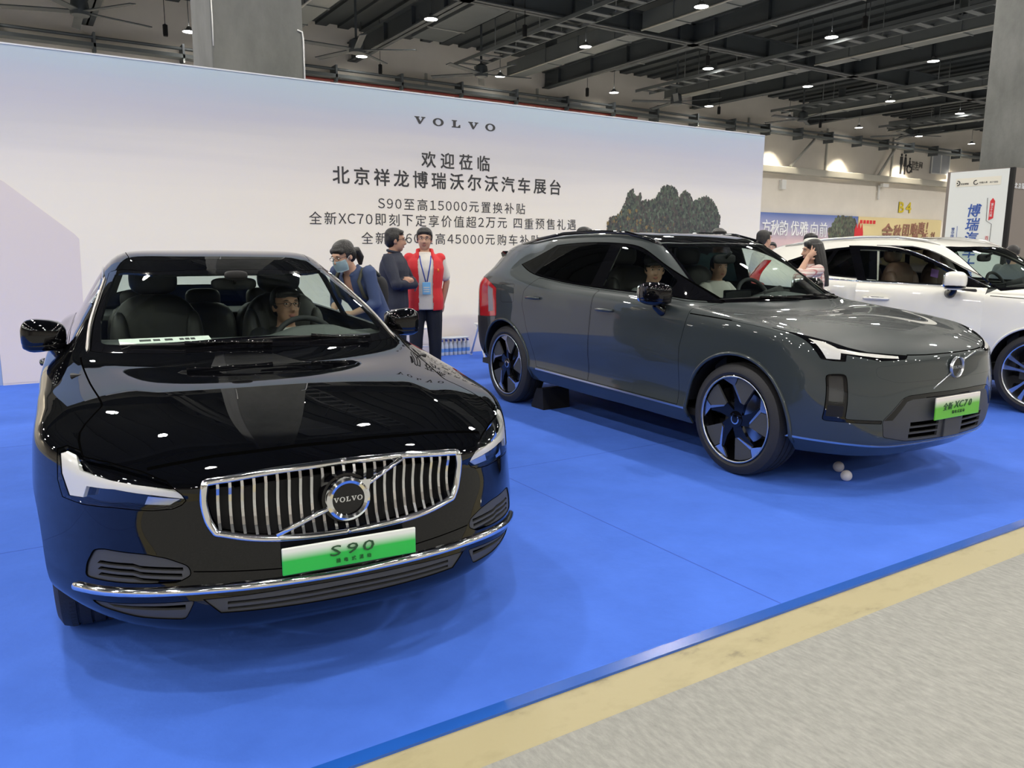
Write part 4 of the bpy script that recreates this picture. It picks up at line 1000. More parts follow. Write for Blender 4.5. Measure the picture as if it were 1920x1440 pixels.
# ------------------------------------------------------------------ the hall
def ray_px(px, py): return cam.matrix_world.to_3x3() @ Vector(((px - 960) / 1472.0, -(py - 720) / 1472.0, -1))
def at_z(px, py, z):
    d = ray_px(px, py); t = (z - CAMH) / d.z; return Vector((d.x * t, d.y * t, z))
def at_y(px, py, y):
    d = ray_px(px, py); t = y / d.y; return Vector((d.x * t, y, CAMH + d.z * t))
def at_x(px, py, x):
    d = ray_px(px, py); t = x / d.x; return Vector((x, d.y * t, CAMH + d.z * t))
def slab(name, x0, x1, y0, y1, z0, z1, m, parent=None, bev=0): return mk(name, lambda bm: box(bm, x0, x1, y0, y1, z0, z1, bev), m, parent)
def noisemat(name, c0, c1, scale, rough=.8, detail=8, p0=.35, p1=.65, bump=0.0, stretch=(1, 1, 1), c2=None):
    m = bpy.data.materials.new(name); m.use_nodes = True; nt = m.node_tree; b = nt.nodes['Principled BSDF']; b.inputs['Roughness'].default_value = rough
    tc = nt.nodes.new('ShaderNodeTexCoord'); mp = nt.nodes.new('ShaderNodeMapping'); mp.inputs['Scale'].default_value = stretch
    n = nt.nodes.new('ShaderNodeTexNoise'); n.inputs['Scale'].default_value = scale; n.inputs['Detail'].default_value = detail; n.inputs['Roughness'].default_value = .65
    r = nt.nodes.new('ShaderNodeValToRGB'); r.color_ramp.elements[0].position = p0; r.color_ramp.elements[1].position = p1; r.color_ramp.elements[0].color = c0; r.color_ramp.elements[1].color = c1
    if c2: e = r.color_ramp.elements.new((p0 + p1) / 2); e.color = c2
    L = nt.links.new; L(tc.outputs['Object'], mp.inputs[0]); L(mp.outputs[0], n.inputs['Vector']); L(n.outputs['Fac'], r.inputs[0]); L(r.outputs[0], b.inputs['Base Color'])
    if bump:
        n2 = nt.nodes.new('ShaderNodeTexNoise'); n2.inputs['Scale'].default_value = scale * 6; n2.inputs['Detail'].default_value = 4
        bp = nt.nodes.new('ShaderNodeBump'); bp.inputs['Strength'].default_value = bump; bp.inputs['Distance'].default_value = .01
        L(tc.outputs['Object'], n2.inputs['Vector']); L(n2.outputs['Fac'], bp.inputs['Height']); L(bp.outputs[0], b.inputs['Normal'])
    return m, nt, b, r
MT['carpet_blue'] = noisemat('blue_carpet', (.040, .132, .60, 1), (.052, .160, .70, 1), 3.0, .92, 10, .3, .7, .25)[0]
MT['tape_blue'] = mat('blue_tape', (.012, .095, .46, 1), .25, 0, .5)
MT['felt'] = noisemat('grey_felt', (.235, .24, .22, 1), (.385, .38, .355, 1), 60, .95, 12, .25, .75, .4, (1, .35, 1))[0]
MT['concrete_floor'] = noisemat('worn_floor', (.18, .16, .10, 1), (.385, .335, .19, 1), 3.2, .55, 12, .30, .50, .1, (1, 1.8, 1), (.35, .305, .17, 1))[0]
MT['concrete'] = noisemat('raw_concrete', (.115, .12, .113, 1), (.19, .195, .185, 1), 1.6, .85, 12, .3, .7, .35, (1, 1, .5))[0]
MT['wall_beige'] = noisemat('beige_wall', (.74, .69, .62, 1), (.80, .745, .67, 1), .4, .9, 4)[0]
MT['steel_dark'] = mat('dark_steel', (.058, .068, .075, 1), .6, var=.12, vscale=.6)
MT['steel_mid'] = mat('grey_steel', (.105, .118, .127, 1), .55, var=.1, vscale=.8)
MT['deck'] = mat('roof_deck', (.045, .053, .058, 1), .8)
MT['galv'] = mat('galvanised', (.145, .16, .165, 1), .5, .2)
MT['pipe_white'] = mat('pipe_pale', (.42, .42, .39, 1), .5)
MT['duct_beige'] = mat('duct_beige', (.40, .38, .33, 1), .6)
MT['lamp_glow'] = mat('lamp_glow', (1, 1, 1, 1), .5, emit=(1.0, .97, .91, 1), estr=26.0)
MT['lamp_shade'] = mat('lamp_shade', (.30, .30, .30, 1), .35, .6)
MT['text_dark'] = mat('print_charcoal', (.035, .035, .037, 1), .6)
MT['white_plastic'] = mat('white_plastic', (.78, .78, .76, 1), .4)
YB = 9.87
Z_L, HL = 9.61, 8.15
S = 'structure'
# floor: bare slab, blue stand carpet, its taped edge, the worn strip and the grey aisle carpet
tag(slab('floor', -30, 80, -30, 36, -.06, -.012, mat('hall_floor', (.27, .275, .28, 1), .7, var=.1, vscale=.5)), kind=S)
yE, yC = 1.965, 1.762
cb = slab('floor_carpet', -14, 13.6, yE, 12.4, -.008, 0, 'carpet_blue'); tag(cb, 'bright blue stand carpet under the three cars', 'carpet', kind=S)
tag(slab('trim_1', -14, 13.6, yE - .008, yE + .045, -.008, .0015, 'tape_blue'), 'blue tape along the front edge of the blue carpet', 'tape', kind=S)
tag(slab('floor_strip', -30, 60, yC - .05, yE + .03, -.012, -.008, 'concrete_floor'), 'worn yellowish bare floor strip between blue and grey carpet', 'floor', kind=S)
tag(slab('floor_aisle', -30, 60, -30, yC, -.012, -.004, 'felt'), 'grey speckled aisle carpet in the foreground', 'carpet', kind=S)
for k, (x, y0, y1) in enumerate(((-2.6, yE + .05, YB), (2.62, yE + .05, YB), (7.9, yE + .05, YB))): tag(slab('trim_%d' % (k + 2), x, x + .006, y0, y1, 0, .0006, mat('carpet_seam%d' % k, (.022, .08, .45, 1), .9)), 'seam in the blue carpet', 'seam', kind=S)
for k, y in enumerate((4.35, 6.75)): tag(slab('trim_%d' % (k + 5), -14, 13.6, y, y + .006, 0, .0006, mat('carpet_seam_x%d' % k, (.022, .08, .45, 1), .9)), 'seam in the blue carpet', 'seam', kind=S)
YW = 35.0
tag(slab('wall_back', -30, 80, YW, YW + .3, 0, 11.5, 'wall_beige'), kind=S); tag(slab('wall_front', -30, 80, -30.3, -30, 0, 11.5, 'wall_beige'), kind=S)
tag(slab('wall_left', -30.3, -30, -30, 35, 0, 11.5, 'wall_beige'), kind=S); tag(slab('wall_right', 80, 80.3, -30, 35, 0, 11.5, 'wall_beige'), kind=S)
def deck(bm):
    n = 220
    for k in range(n):
        x = -30 + 110 * k / n; z = 11.0 + (.12 if k % 2 else 0); box(bm, x, x + 110 / n, -30, 35, z, z + .15)
tag(mk('ceiling', deck, 'deck'), kind=S)
# columns
def column(name, x0, y0, w, label):
    o = mk(name, lambda bm: box(bm, x0, x0 + w, y0, y0 + w, -.012, 11.0, .02), 'concrete'); return tag(o, label, 'column', kind=None)
column('concrete_column', 2.41, 11.0, 1.19, 'bare grey concrete column rising behind the left part of the big backdrop')
column('concrete_column', 23.25, 11.0, 1.25, 'bare grey concrete column at the right edge, above the white banner kiosk')
mk('cable_channel', lambda bm: [tube(bm, [(3.52, 10.99, 4.35), (3.585, 10.985, 4.33), (3.597, 10.985, 4.22), (3.597, 10.985, 3.5)], .011, 8)], 'white_plastic', bpy.data.objects['concrete_column'])
mk('cable_channel', lambda bm: tube(bm, [(2.43, 10.99, 4.55), (2.43, 10.985, 4.30), (2.425, 10.985, 4.0)], .008, 8), 'white_plastic', bpy.data.objects['concrete_column'])
# steel beams: main beams run to the back wall, girders along it
ZB = 9.66
def ibeam(bm, a, b, axis, c, dep=.75, fw=.42, web=.03):
    for (o0, o1, z0, z1) in ((-fw / 2, fw / 2, ZB, ZB + .05), (-web, web, ZB, ZB + dep), (-fw / 2, fw / 2, ZB + dep, ZB + dep + .05)):
        if axis == 'y': box(bm, c + o0, c + o1, a, b, z0, z1)
        else: box(bm, a, b, c + o0, c + o1, z0, z1)
    k = a + 1.2
    while k < b - .6:
        if axis == 'y': box(bm, c - fw / 2 + .02, c + fw / 2 - .02, k, k + .03, ZB, ZB + dep)
        else: box(bm, k, k + .03, c - fw / 2 + .02, c + fw / 2 - .02, ZB, ZB + dep)
        k += 2.6
bn = ['beam over the backdrop lettering', 'beam crossing above the middle of the hall', 'beam above the dark grey suv roof', 'beam right of the hall middle', 'beam towards the right column', 'far right beam', 'last beam']
for k in range(-2, 6):
    x = 3.17 + 10.45 * k + .02
    o = mk('ceiling_beam', lambda bm: ibeam(bm, -30, 35, 'y', x), 'steel_dark')
    tag(o, 'dark steel roof beam running to the back wall, %s' % (['far left out of frame', 'left out of frame', 'nearest the left concrete column', 'second right of left column', 'third right of left column', 'fourth right of left column', 'near the right concrete column', 'rightmost and farthest'][k + 2]), 'beam', 'main roof beams')
for y, lb in ((24.5, 'dark steel girder parallel to the back wall, crossing the roof beams in view'), (11.6, 'dark steel girder above the backdrop and the concrete columns'), (-1.3, 'dark steel girder above the aisle, behind the viewer'), (-14.2, 'dark steel girder far behind the viewer')):
    tag(mk('ceiling_girder', lambda bm: ibeam(bm, -30, 80, 'x', y), 'steel_dark'), lb, 'beam', 'roof girders')
# ducts, trays and pipes that follow the beams
NTH = ['leftmost', 'second from the left', 'third from the left', 'fourth from the left', 'fifth from the left', 'sixth from the left', 'rightmost']
def duct(x0, x1, y0, y1, z0, z1, lb, pipe=True, m='galv'):
    d = mk('air_duct', lambda bm: box(bm, x0, x1, y0, y1, z0, z1, .02), m); tag(d, lb, 'duct', 'air ducts under the roof')
    y = y0 + .8; 
    for j in range(int((y1 - y0) / 2.4)):
        mk('duct_flange', lambda bm: box(bm, x0 - .03, x1 + .03, y, y + .05, z0 - .03, z1 + .03), m, d)
        y += 2.4
    for j in range(int((y1 - y0) / 4.2)): mk('duct_hanger', lambda bm: box(bm, x0 + .1, x1 - .1, y0 + 1.6 + j * 4.2, y0 + 1.64 + j * 4.2, z1 - .01, 11.2), m, d)
    if pipe: mk('bright_pipe', lambda bm: tube(bm, [(x0 - .02, y0, z0 - .02), (x0 - .02, y1, z0 - .02)], .035, 8), 'pipe_white', d)
for k, x in enumerate((9.3, 21.0, 31.2, 42.0, 52.0)):
    for y0, y1, w in ((12.0, 24.1, 'viewer side of the girder'), (24.9, 33.8, 'behind the girder')):
        if y0 < 20 and k < 1: continue
        duct(x, x + .85, y0, y1, 9.72, 10.35, 'grey air duct under the roof, %s, %s' % (NTH[k] if k < 4 else 'rightmost', w))
for k, x in enumerate((4.7, 15.6, 25.7, 36.5, 46.6)):
    d = mk('soffit_duct', lambda bm: box(bm, x, x + 1.5, 13.0, 33.0, 10.55, 10.88, .02), 'steel_mid'); tag(d, 'flat wide duct close under the roof deck, %s of five' % NTH[k], 'duct', 'flat ducts under the roof')
    for j in range(5): mk('duct_bracket', lambda bm: tube(bm, [(x - .2, 15 + j * 4, 10.53), (x + 1.55, 15 + j * 4, 10.53)], .03, 6), 'pipe_white', d)
def tray(x0, x1, y0, y1, z, lb):
    t = mk('cable_tray', lambda bm: [box(bm, x0 - .03, x0, y0, y1, z, z + .14), box(bm, x1, x1 + .03, y0, y1, z, z + .14)], 'galv'); tag(t, lb, 'cable tray', 'cable trays under the roof')
    mk('tray_rungs', lambda bm: [box(bm, x0, x1, y0 + .3 + j * .9, y0 + .55 + j * .9, z + .01, z + .04) for j in range(int((y1 - y0) / .9))], 'steel_mid', t)['kind'] = 'stuff'
    for j in range(int((y1 - y0) / 3.2)): mk('tray_hanger', lambda bm: [tube(bm, [(x0, y0 + .4 + j * 3.2, z + .1), (x0, y0 + .4 + j * 3.2, 11)], .018, 6), tube(bm, [(x1, y0 + .4 + j * 3.2, z + .1), (x1, y0 + .4 + j * 3.2, 11)], .018, 6)], 'galv', t)
for k, (x, w) in enumerate(((7.2, .75), (17.4, 1.0), (27.95, .9), (38.3, .9), (48.8, .9))):
    tray(x, x + w, 12.5, 32.4, 9.48, 'ladder-type cable tray hanging under the roof, %s of five' % NTH[k])
def bracing(bm, p0, p1): tube(bm, [p0, p1], .06, 6)
# pipes and trays along the back wall
wt = mk('wall_cable_tray', lambda bm: box(bm, -30, 72, 34.25, 34.75, 8.78, 8.92), 'galv'); tag(wt, 'long cable tray fixed high along the back wall', 'cable tray')
mk('pipe_run', lambda bm: tube(bm, [(-30, 34.45, 9.15), (72, 34.45, 9.15)], .06, 8), 'galv', wt); mk('red_pipe', lambda bm: tube(bm, [(11, 34.6, 8.70), (30, 34.6, 8.70)], .06, 8), mat('fire_pipe', (.28, .05, .04, 1), .5), wt)
for k in range(24): mk('tray_bracket', lambda bm: box(bm, -6 + k * 3.1, -5.92 + k * 3.1, 34.25, 35, 8.6, 9.3), 'steel_mid', wt)
zp0 = at_y(1600, 337, 34.6).z; zp1 = zp0 + .42
wd = mk('wall_duct', lambda bm: box(bm, 24, 63.6, 34.3, 34.85, zp0, zp1, .04), 'duct_beige'); tag(wd, 'pale beige square duct running along the back wall above the posters', 'duct')
for px0, py0, px1, py1, lb in ((1541, 247, 1482, 312, 'left'), (1685, 268, 1645, 332, 'right')):
    a, b_ = at_y(px0, py0, 34.6), at_y(px1, py1, 34.6)
    o = mk('wall_brace', lambda bm: tube(bm, [a, b_], .09, 8), 'pipe_white'); tag(o, 'slanted white support brace above the wall duct, %s one' % lb, 'brace', 'wall braces')
for k, x in enumerate((17.2, 23.5, 31.8, 39.3, 47.0, 54.5)):
    o = slab('wall_conduit', x, x + .10, 34.88, 35, zp1, 9.6, 'pipe_white'); tag(o, 'vertical conduit strip on the back wall, %s' % ['leftmost of six', 'second of six from the left', 'third of six from the left', 'fourth of six from the left', 'fifth of six from the left', 'rightmost of six'][k], 'conduit', 'wall conduits')
for k, (px, py, w, hh) in enumerate(((1056, 202, 2.2, .7), (1762, 305, 2.4, 1.7))):
    p = at_y(px, py, 34.95); o = slab('wall_grille', p.x - w / 2, p.x + w / 2, 34.86, 35, p.z - hh / 2, p.z + hh / 2, mat('grille_pale%d' % k, (.36, .38, .42, 1), .6)); tag(o, ['pale ventilation grille on the back wall above the backdrop', 'pale two-leaf ventilation panel right of the toilet sign'][k], 'grille')
    mk('grille_frame', lambda bm: [box(bm, p.x - w / 2 - .05, p.x + w / 2 + .05, 34.83, 34.86, p.z + s * hh / 2 - .04, p.z + s * hh / 2 + .04) for s in (-1, 1)] + [box(bm, p.x + s * w / 2 - .05, p.x + s * w / 2 + .05, 34.83, 34.86, p.z - hh / 2, p.z + hh / 2) for s in (-1, 0, 1)], 'white_plastic', o)
# toilet sign: man, woman, wheelchair and lettering painted on the wall
def sign(bm):
    m, w_, c_ = at_y(1690, 307, 34.97), at_y(1697.5, 308, 34.97), at_y(1706, 311, 34.97); y = 34.97
    def fig(c, s, skirt):
        q = s / 26.0
        lathe(bm, [(.001, y), (1.8 * q, y), (1.8 * q, y + .02), (.001, y + .02)], 14, 'y', c=(c.x, 0, c.z + 11.2 * q))
        if skirt: P = [(-2, 9), (2, 9), (3, 2), (3.6, -3), (1.4, -3), (1.4, -13), (-1.4, -13), (-1.4, -3), (-3.6, -3), (-3, 2)]
        else: P = [(-3, 9), (3, 9), (3.3, -1), (2, -1), (2, -13), (.3, -13), (.3, -3), (-.3, -3), (-.3, -13), (-2, -13), (-2, -1), (-3.3, -1)]
        prism(bm, [(c.x + a * q, c.z + b * q) for a, b in P], y, y + .02, 'y')
    fig(m, 1.45, False); fig(w_, 1.45, True); q = 1.3 / 26.0
    lathe(bm, [(.001, y), (1.6 * q, y), (1.6 * q, y + .02), (.001, y + .02)], 14, 'y', c=(c_.x - .5 * q, 0, c_.z + 10 * q))
    prism(bm, [(c_.x + a * q, c_.z + b * q) for a, b in [(-2, 8), (1, 8), (1.2, 3), (5, 2.5), (5, 1), (1.2, 1), (1.2, 0), (5, -1), (7.5, -9), (5.8, -9.5), (3.8, -3), (-2, -2)]], y, y + .02, 'y')
    tube(bm, [(c_.x - 1.5 * q + 5.5 * q * cos(radians(a)), y, c_.z - 4.5 * q + 5.5 * q * sin(radians(a))) for a in range(110, 345, 12)], .06, 6)
o = mk('toilet_sign', sign, 'text_dark'); tag(o, 'black toilet symbols of man, woman and wheelchair on the beige back wall', 'sign')
p = at_y(1719, 309, 34.97); textmesh('sign_lettering', '卫生间', .50, 'text_dark', o, (p.x, 34.97, p.z), (pi / 2, 0, 0), .02)
p = at_y(1716, 317, 34.97); textmesh('sign_lettering', 'Toilet', .26, 'text_dark', o, (p.x, 34.97, p.z), (pi / 2, 0, 0), .02)
p = at_y(1698, 389, 34.9); o = textmesh('hall_number', 'B4', 1.1, mat('yellow_letters', (.75, .58, .02, 1), .5), None, (p.x, 34.97, p.z), (pi / 2, 0, 0), .03, sx=1.25, bold=.03, spacing=1.35); tag(o, 'yellow B4 lettering on the beige back wall', 'sign')
p = at_y(1467, 346, 34.9); tag(slab('wall_box', p.x - .22, p.x + .22, 34.75, 35, p.z - .3, p.z + .3, 'white_plastic', bev=.03), 'small white box fixed to the back wall left', 'box')
p = at_y(1652, 348, 34.9); cm = mk('wall_camera', lambda bm: [box(bm, p.x - .35, p.x + .35, 34.5, 34.75, p.z - .12, p.z + .12, .03), tube(bm, [(p.x - .3, 34.85, p.z), (p.x - .3, 34.85, p.z - 1.0)], .08, 8)], 'white_plastic'); tag(cm, 'white camera and bracket on the back wall below the duct', 'camera')
# posters low on the back wall
def poster(name, px0, px1, pyt0, z0, m, label):
    a, b_ = at_y(px0, pyt0, 34.9), at_y(px1, pyt0, 34.9); zt = 3.95
    o = slab(name, a.x, b_.x, 34.82, 34.95, z0, zt, m); return tag(o, label, 'poster'), a.x, b_.x
pb = bpy.data.materials.new('dusk_print'); pb.use_nodes = True
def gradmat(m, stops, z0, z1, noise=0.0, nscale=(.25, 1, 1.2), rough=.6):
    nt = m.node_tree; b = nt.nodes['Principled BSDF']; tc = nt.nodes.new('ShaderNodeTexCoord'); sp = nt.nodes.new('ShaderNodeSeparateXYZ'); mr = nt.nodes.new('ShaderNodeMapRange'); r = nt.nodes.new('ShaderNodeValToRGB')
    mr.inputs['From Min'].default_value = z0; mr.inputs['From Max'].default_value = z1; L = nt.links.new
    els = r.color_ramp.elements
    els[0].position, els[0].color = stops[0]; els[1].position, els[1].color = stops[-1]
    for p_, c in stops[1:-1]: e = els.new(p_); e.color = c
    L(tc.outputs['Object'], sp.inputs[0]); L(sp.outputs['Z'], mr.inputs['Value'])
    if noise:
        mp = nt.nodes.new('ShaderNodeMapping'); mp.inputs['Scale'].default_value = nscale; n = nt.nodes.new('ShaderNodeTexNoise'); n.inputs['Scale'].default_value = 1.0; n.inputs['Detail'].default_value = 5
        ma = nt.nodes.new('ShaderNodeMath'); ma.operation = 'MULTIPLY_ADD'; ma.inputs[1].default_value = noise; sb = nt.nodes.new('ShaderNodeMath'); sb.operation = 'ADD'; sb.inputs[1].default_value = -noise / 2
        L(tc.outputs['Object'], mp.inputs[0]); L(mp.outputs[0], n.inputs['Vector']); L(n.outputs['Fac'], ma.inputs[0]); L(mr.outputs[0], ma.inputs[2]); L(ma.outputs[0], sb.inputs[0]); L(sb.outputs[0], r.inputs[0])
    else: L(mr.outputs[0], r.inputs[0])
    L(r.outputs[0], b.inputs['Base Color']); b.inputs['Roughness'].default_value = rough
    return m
gradmat(pb, [(0, rgb(205, 180, 190)), (.45, rgb(165, 165, 195)), (1, rgb(75, 100, 165))], 2.2, 3.95, .15)
MT['poster_dusk'] = pb; MT['poster_gold'] = mat('gold_print', rgb(205, 190, 145), .6); MT['letter_pale'] = mat('pale_letters', (.75, .77, .82, 1), .6); MT['letter_brown'] = mat('brown_letters', rgb(140, 100, 85), .6)
MT['print_red'] = mat('print_red', (.55, .02, .03, 1), .5)
o, xa, xb = poster('wall_poster', 1380, 1607.5, 405, 0.6, 'poster_dusk', 'blue dusk poster with pale lettering low on the back wall, right of the backdrop')
def leafprint(parent, name, outline, y, n, size, cols, seed=3, dy=.004):
    rnd = random.Random(seed); xs = [q[0] for q in outline]; zs = [q[1] for q in outline]
    def f(bm):
        c = 0
        while c < n:
            x, z = rnd.uniform(min(xs), max(xs)), rnd.uniform(min(zs), max(zs))
            if not inpoly(outline, x, z): continue
            r = size * rnd.uniform(.5, 1.4); a0 = rnd.uniform(0, 6.28); k = rnd.randint(4, 7)
            pts = [(x + r * rnd.uniform(.5, 1) * cos(a0 + 6.283 * j / k), z + 1.35 * r * rnd.uniform(.5, 1) * sin(a0 + 6.283 * j / k)) for j in range(k)]
            d = dy * rnd.random(); fz = bm.faces.new([bm.verts.new((p_[0], y - d, p_[1])) for p_ in pts]); c += 1
            t = (z - min(zs)) / (max(zs) - min(zs)); u = (x - min(xs)) / (max(xs) - min(xs))
            w = [max(0, .9 - u * 1.4) * max(0, 1 - t * 1.3), .5, .55, .35 + t * .6, .25 * t]
            fz.material_index = rnd.choices(range(len(cols)), w[:len(cols)])[0]
    o_ = mk(name, f, cols, parent, rec=False)
    ins = insetpoly(outline, size * 1.2 if parea(outline) > 0 else size * 1.2); mk('printed_crown', lambda bm: prism(bm, ins, y + .0004, y + .0008, 'y'), cols[1], parent)
    return o_
LEAF = [mat('leaf_ochre', rgb(128, 110, 74), .8), mat('leaf_brown', rgb(84, 79, 75), .8), mat('leaf_dark', rgb(64, 68, 66), .8), mat('leaf_green', rgb(84, 94, 80), .8), mat('leaf_pale', rgb(104, 114, 98), .8)]
for k, ch in enumerate('方秋韵优雅向前'):
    p = at_y((1436, 1453, 1469, 1490, 1507, 1526, 1543)[k], 426 + k * .8, 34.8); textmesh('poster_lettering', ch, 1.05, 'letter_pale', o, (p.x, 34.8, p.z), (pi / 2, 0, 0), .03, sx=.85)
q = [at_y(a, b_, 34.8) for a, b_ in ((1555, 470), (1553, 430), (1560, 424), (1566, 412), (1570, 406), (1600, 408), (1606, 420), (1606, 470))]
leafprint(o, 'printed_tree', [(a.x, a.z) for a in q], 34.81, 1800, .11, LEAF, 5)
o, xa, xb = poster('wall_poster', 1608.5, 1764, 409, 0.6, 'poster_gold', 'gold poster with brown slanted lettering low on the back wall')
for k, ch in enumerate('金秋团购惠!'):
    p = at_y((1663, 1682, 1698, 1713, 1727, 1738)[k], 436 - k * 2.0, 34.8); textmesh('poster_lettering', ch, (1.35, 1.0, .95, .95, .95, 1.0)[k], 'letter_brown', o, (p.x, 34.8, p.z), (pi / 2, 0, 0), .03, bold=.035, shear=.1)
for k, ch in enumerate('焕新礼'):
    p = at_y((1715, 1733, 1749)[k], 447 - k * .8, 34.8); textmesh('poster_lettering', ch, .85, 'letter_brown', o, (p.x, 34.8, p.z), (pi / 2, 0, 0), .03, bold=.03, shear=.1)
p = at_y(1622, 416, 34.8); mk('poster_logo', lambda bm: [box(bm, p.x - .55 + j * .38, p.x - .30 + j * .38, 34.79, 34.82, p.z - .12, p.z + .12) for j in range(5)], 'print_red', o)
p = at_y(1610, 436, 34.8); mk('poster_tower', lambda bm: prism(bm, [(p.x - .5, p.z - 1.2), (p.x - .5, p.z + .2), (p.x - .3, p.z + .6), (p.x - .2, p.z + .2), (p.x, p.z + .7), (p.x + .2, p.z + .2), (p.x + .35, p.z + .6), (p.x + .5, p.z), (p.x + .5, p.z - 1.2)], 34.79, 34.82, 'y'), 'print_red', o)
# ------------------------------------------------------------------ the backdrop
bd = bpy.data.materials.new('sky_print'); bd.use_nodes = True
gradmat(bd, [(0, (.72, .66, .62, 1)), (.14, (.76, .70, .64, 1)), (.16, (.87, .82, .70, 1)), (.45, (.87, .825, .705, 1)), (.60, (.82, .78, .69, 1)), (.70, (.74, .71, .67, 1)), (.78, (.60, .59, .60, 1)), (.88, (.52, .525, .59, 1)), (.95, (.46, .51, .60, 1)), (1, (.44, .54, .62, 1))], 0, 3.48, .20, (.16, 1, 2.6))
MT['sky_print'] = bd; MT['panel_edge'] = mat('panel_edge', (.7, .72, .75, 1), .5)
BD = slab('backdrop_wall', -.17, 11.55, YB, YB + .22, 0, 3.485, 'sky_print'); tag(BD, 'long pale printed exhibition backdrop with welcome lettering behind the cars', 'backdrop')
mk('printed_wall', lambda bm: prism(bm, [(-.17, .02), (-.17, 2.24), (.02, 2.12), (.62, 1.60), (.66, 1.55), (.63, .02)], YB - .003, YB, 'y'), mat('print_lilac', (.72, .655, .63, 1), .6), BD)
mk('top_edge', lambda bm: box(bm, -.17, 11.55, YB - .006, YB + .22, 3.485, 3.50), 'panel_edge', BD); mk('end_strip', lambda bm: box(bm, -.60, -.172, YB + .02, YB + .2, 0, 3.485), mat('print_blue', (.30, .42, .66, 1), .6), BD)
yt = YB - .0005; RX = (pi / 2, 0, 0)
bl_ = mk('brand_lettering', lambda bm: wordmark(bm, .094, .272 / 1.55, .003, y=yt), 'text_dark', BD); bl_.location = (5.32, 0, 3.108); bl_.scale = (1.55, 1, 1)
textmesh('backdrop_lettering', '欢迎莅临', .222, 'text_dark', BD, (5.325, yt, 2.655), RX, .003, spacing=1.29, bold=.025)
textmesh('backdrop_lettering', '北京祥龙博瑞沃尔沃汽车展台', .232, 'text_dark', BD, (5.325, yt, 2.385), RX, .003, spacing=1.2, bold=.025)
textmesh('backdrop_lettering', 'S90至高15000元置换补贴', .168, 'text_dark', BD, (5.31, yt, 2.055), RX, .003, spacing=1.165, fw=True)
textmesh('backdrop_lettering', '全新XC70即刻下定享价值超2万元 四重预售礼遇', .172, 'text_dark', BD, (5.31, yt, 1.845), RX, .003, spacing=1.14, fw=True)
textmesh('backdrop_lettering', '全新XC60至高45000元购车补贴', .168, 'text_dark', BD, (5.32, yt, 1.605), RX, .003, spacing=1.165, fw=True)
TR = [(8.0, 1.62), (8.02, 1.90), (8.12, 2.0), (8.25, 2.02), (8.35, 2.2), (8.42, 2.36), (8.52, 2.44), (8.58, 2.30), (8.68, 2.38), (8.72, 2.25), (8.85, 2.27), (9.0, 2.28), (9.1, 2.42), (9.18, 2.50), (9.32, 2.53), (9.45, 2.47), (9.52, 2.35), (9.65, 2.46), (9.78, 2.40), (9.85, 2.28), (10.0, 2.34), (10.15, 2.38), (10.3, 2.33), (10.42, 2.20), (10.52, 2.05), (10.5, 1.85), (10.4, 1.62), (10.3, 1.2), (8.2, 1.2)]
leafprint(BD, 'printed_tree', TR, YB - .001, 9000, .026, LEAF, 11)
# ------------------------------------------------------------------ banner kiosk round the right column
zk = 3.70
x0k = 22.6; y0k, y1k = at_x(1893, 400, x0k).y, at_x(1770, 400, x0k).y
K = mk('banner_kiosk', lambda bm: [box(bm, x0k, x0k + 2.3, y0k, y0k + .06, -.012, zk), box(bm, x0k, x0k + 2.3, y1k - .06, y1k, -.012, zk), box(bm, x0k, x0k + .06, y0k + .06, y1k - .06, -.012, zk), box(bm, x0k + 2.24, x0k + 2.3, y0k + .06, y1k - .06, -.012, zk)], mat('kiosk_brown', (.19, .165, .15, 1), .7)); tag(K, 'tall column cladding with white banner and brown side at the right edge', 'kiosk')
mk('banner', lambda bm: box(bm, x0k - .03, x0k, y0k + .10, y1k - .10, 0, zk - .02), mat('banner_white', (.66, .69, .69, 1), .5, bump=.1, bscale=3), K)
mk('corner_post', lambda bm: box(bm, x0k - .02, x0k + .08, y0k - .01, y0k + .10, 0, zk), 'matte_black', K)
MT['banner_blue'] = mat('banner_blue', (.03, .09, .36, 1), .5); MT['banner_cream'] = mat('banner_cream', (.70, .68, .60, 1), .5)
RZ = (pi / 2, 0, -pi / 2); xk = x0k - .031
def K_(px, py): return at_x(px, py, xk)
for ch, px, py in (('博', 1826, 395), ('瑞', 1823, 421), ('汽', 1820, 447), ('车', 1817, 472), ('大', 1814, 497), ('集', 1811, 516)):
    p = K_(px, py); textmesh('banner_lettering', ch, .37, 'banner_blue', K, (xk, p.y, p.z), RZ, .006, bold=.03, shear=.15)
p0, p1 = K_(1792, 349), K_(1878, 333); mk('logo_strip', lambda bm: box(bm, xk - .004, xk + .01, min(p0.y, p1.y), max(p0.y, p1.y), min(p0.z, p1.z) - .03, max(p0.z, p1.z) + .05), 'banner_cream', K)
p = K_(1796, 344); mk('banner_logo', lambda bm: [tube(bm, [(xk - .006, p.y - .06 * cos(radians(a)) , p.z + .06 * sin(radians(a))) for a in range(-100, 105, 15)], .014, 6), blob(bm, (xk - .006, p.y + .01, p.z), (.006, .02, .02))], 'text_dark', K)
p = K_(1830, 342); mk('banner_logo', lambda bm: tube(bm, [(xk - .006, p.y + .055 * cos(radians(a)), p.z + .055 * sin(radians(a))) for a in range(-160, 120, 15)], .012, 6), 'text_dark', K)
p = K_(1809, 345); textmesh('banner_small_print', '祥龙博瑞', .055, 'text_dark', K, (xk - .005, p.y, p.z), RZ, .004)
p = K_(1844, 342); textmesh('banner_small_print', '中国人寿', .055, 'text_dark', K, (xk - .005, p.y, p.z), RZ, .004)
p = K_(1864, 341); textmesh('banner_small_print', '财产保险', .055, mat('small_print_grey', (.3, .3, .3, 1), .5), K, (xk - .005, p.y, p.z), RZ, .004)
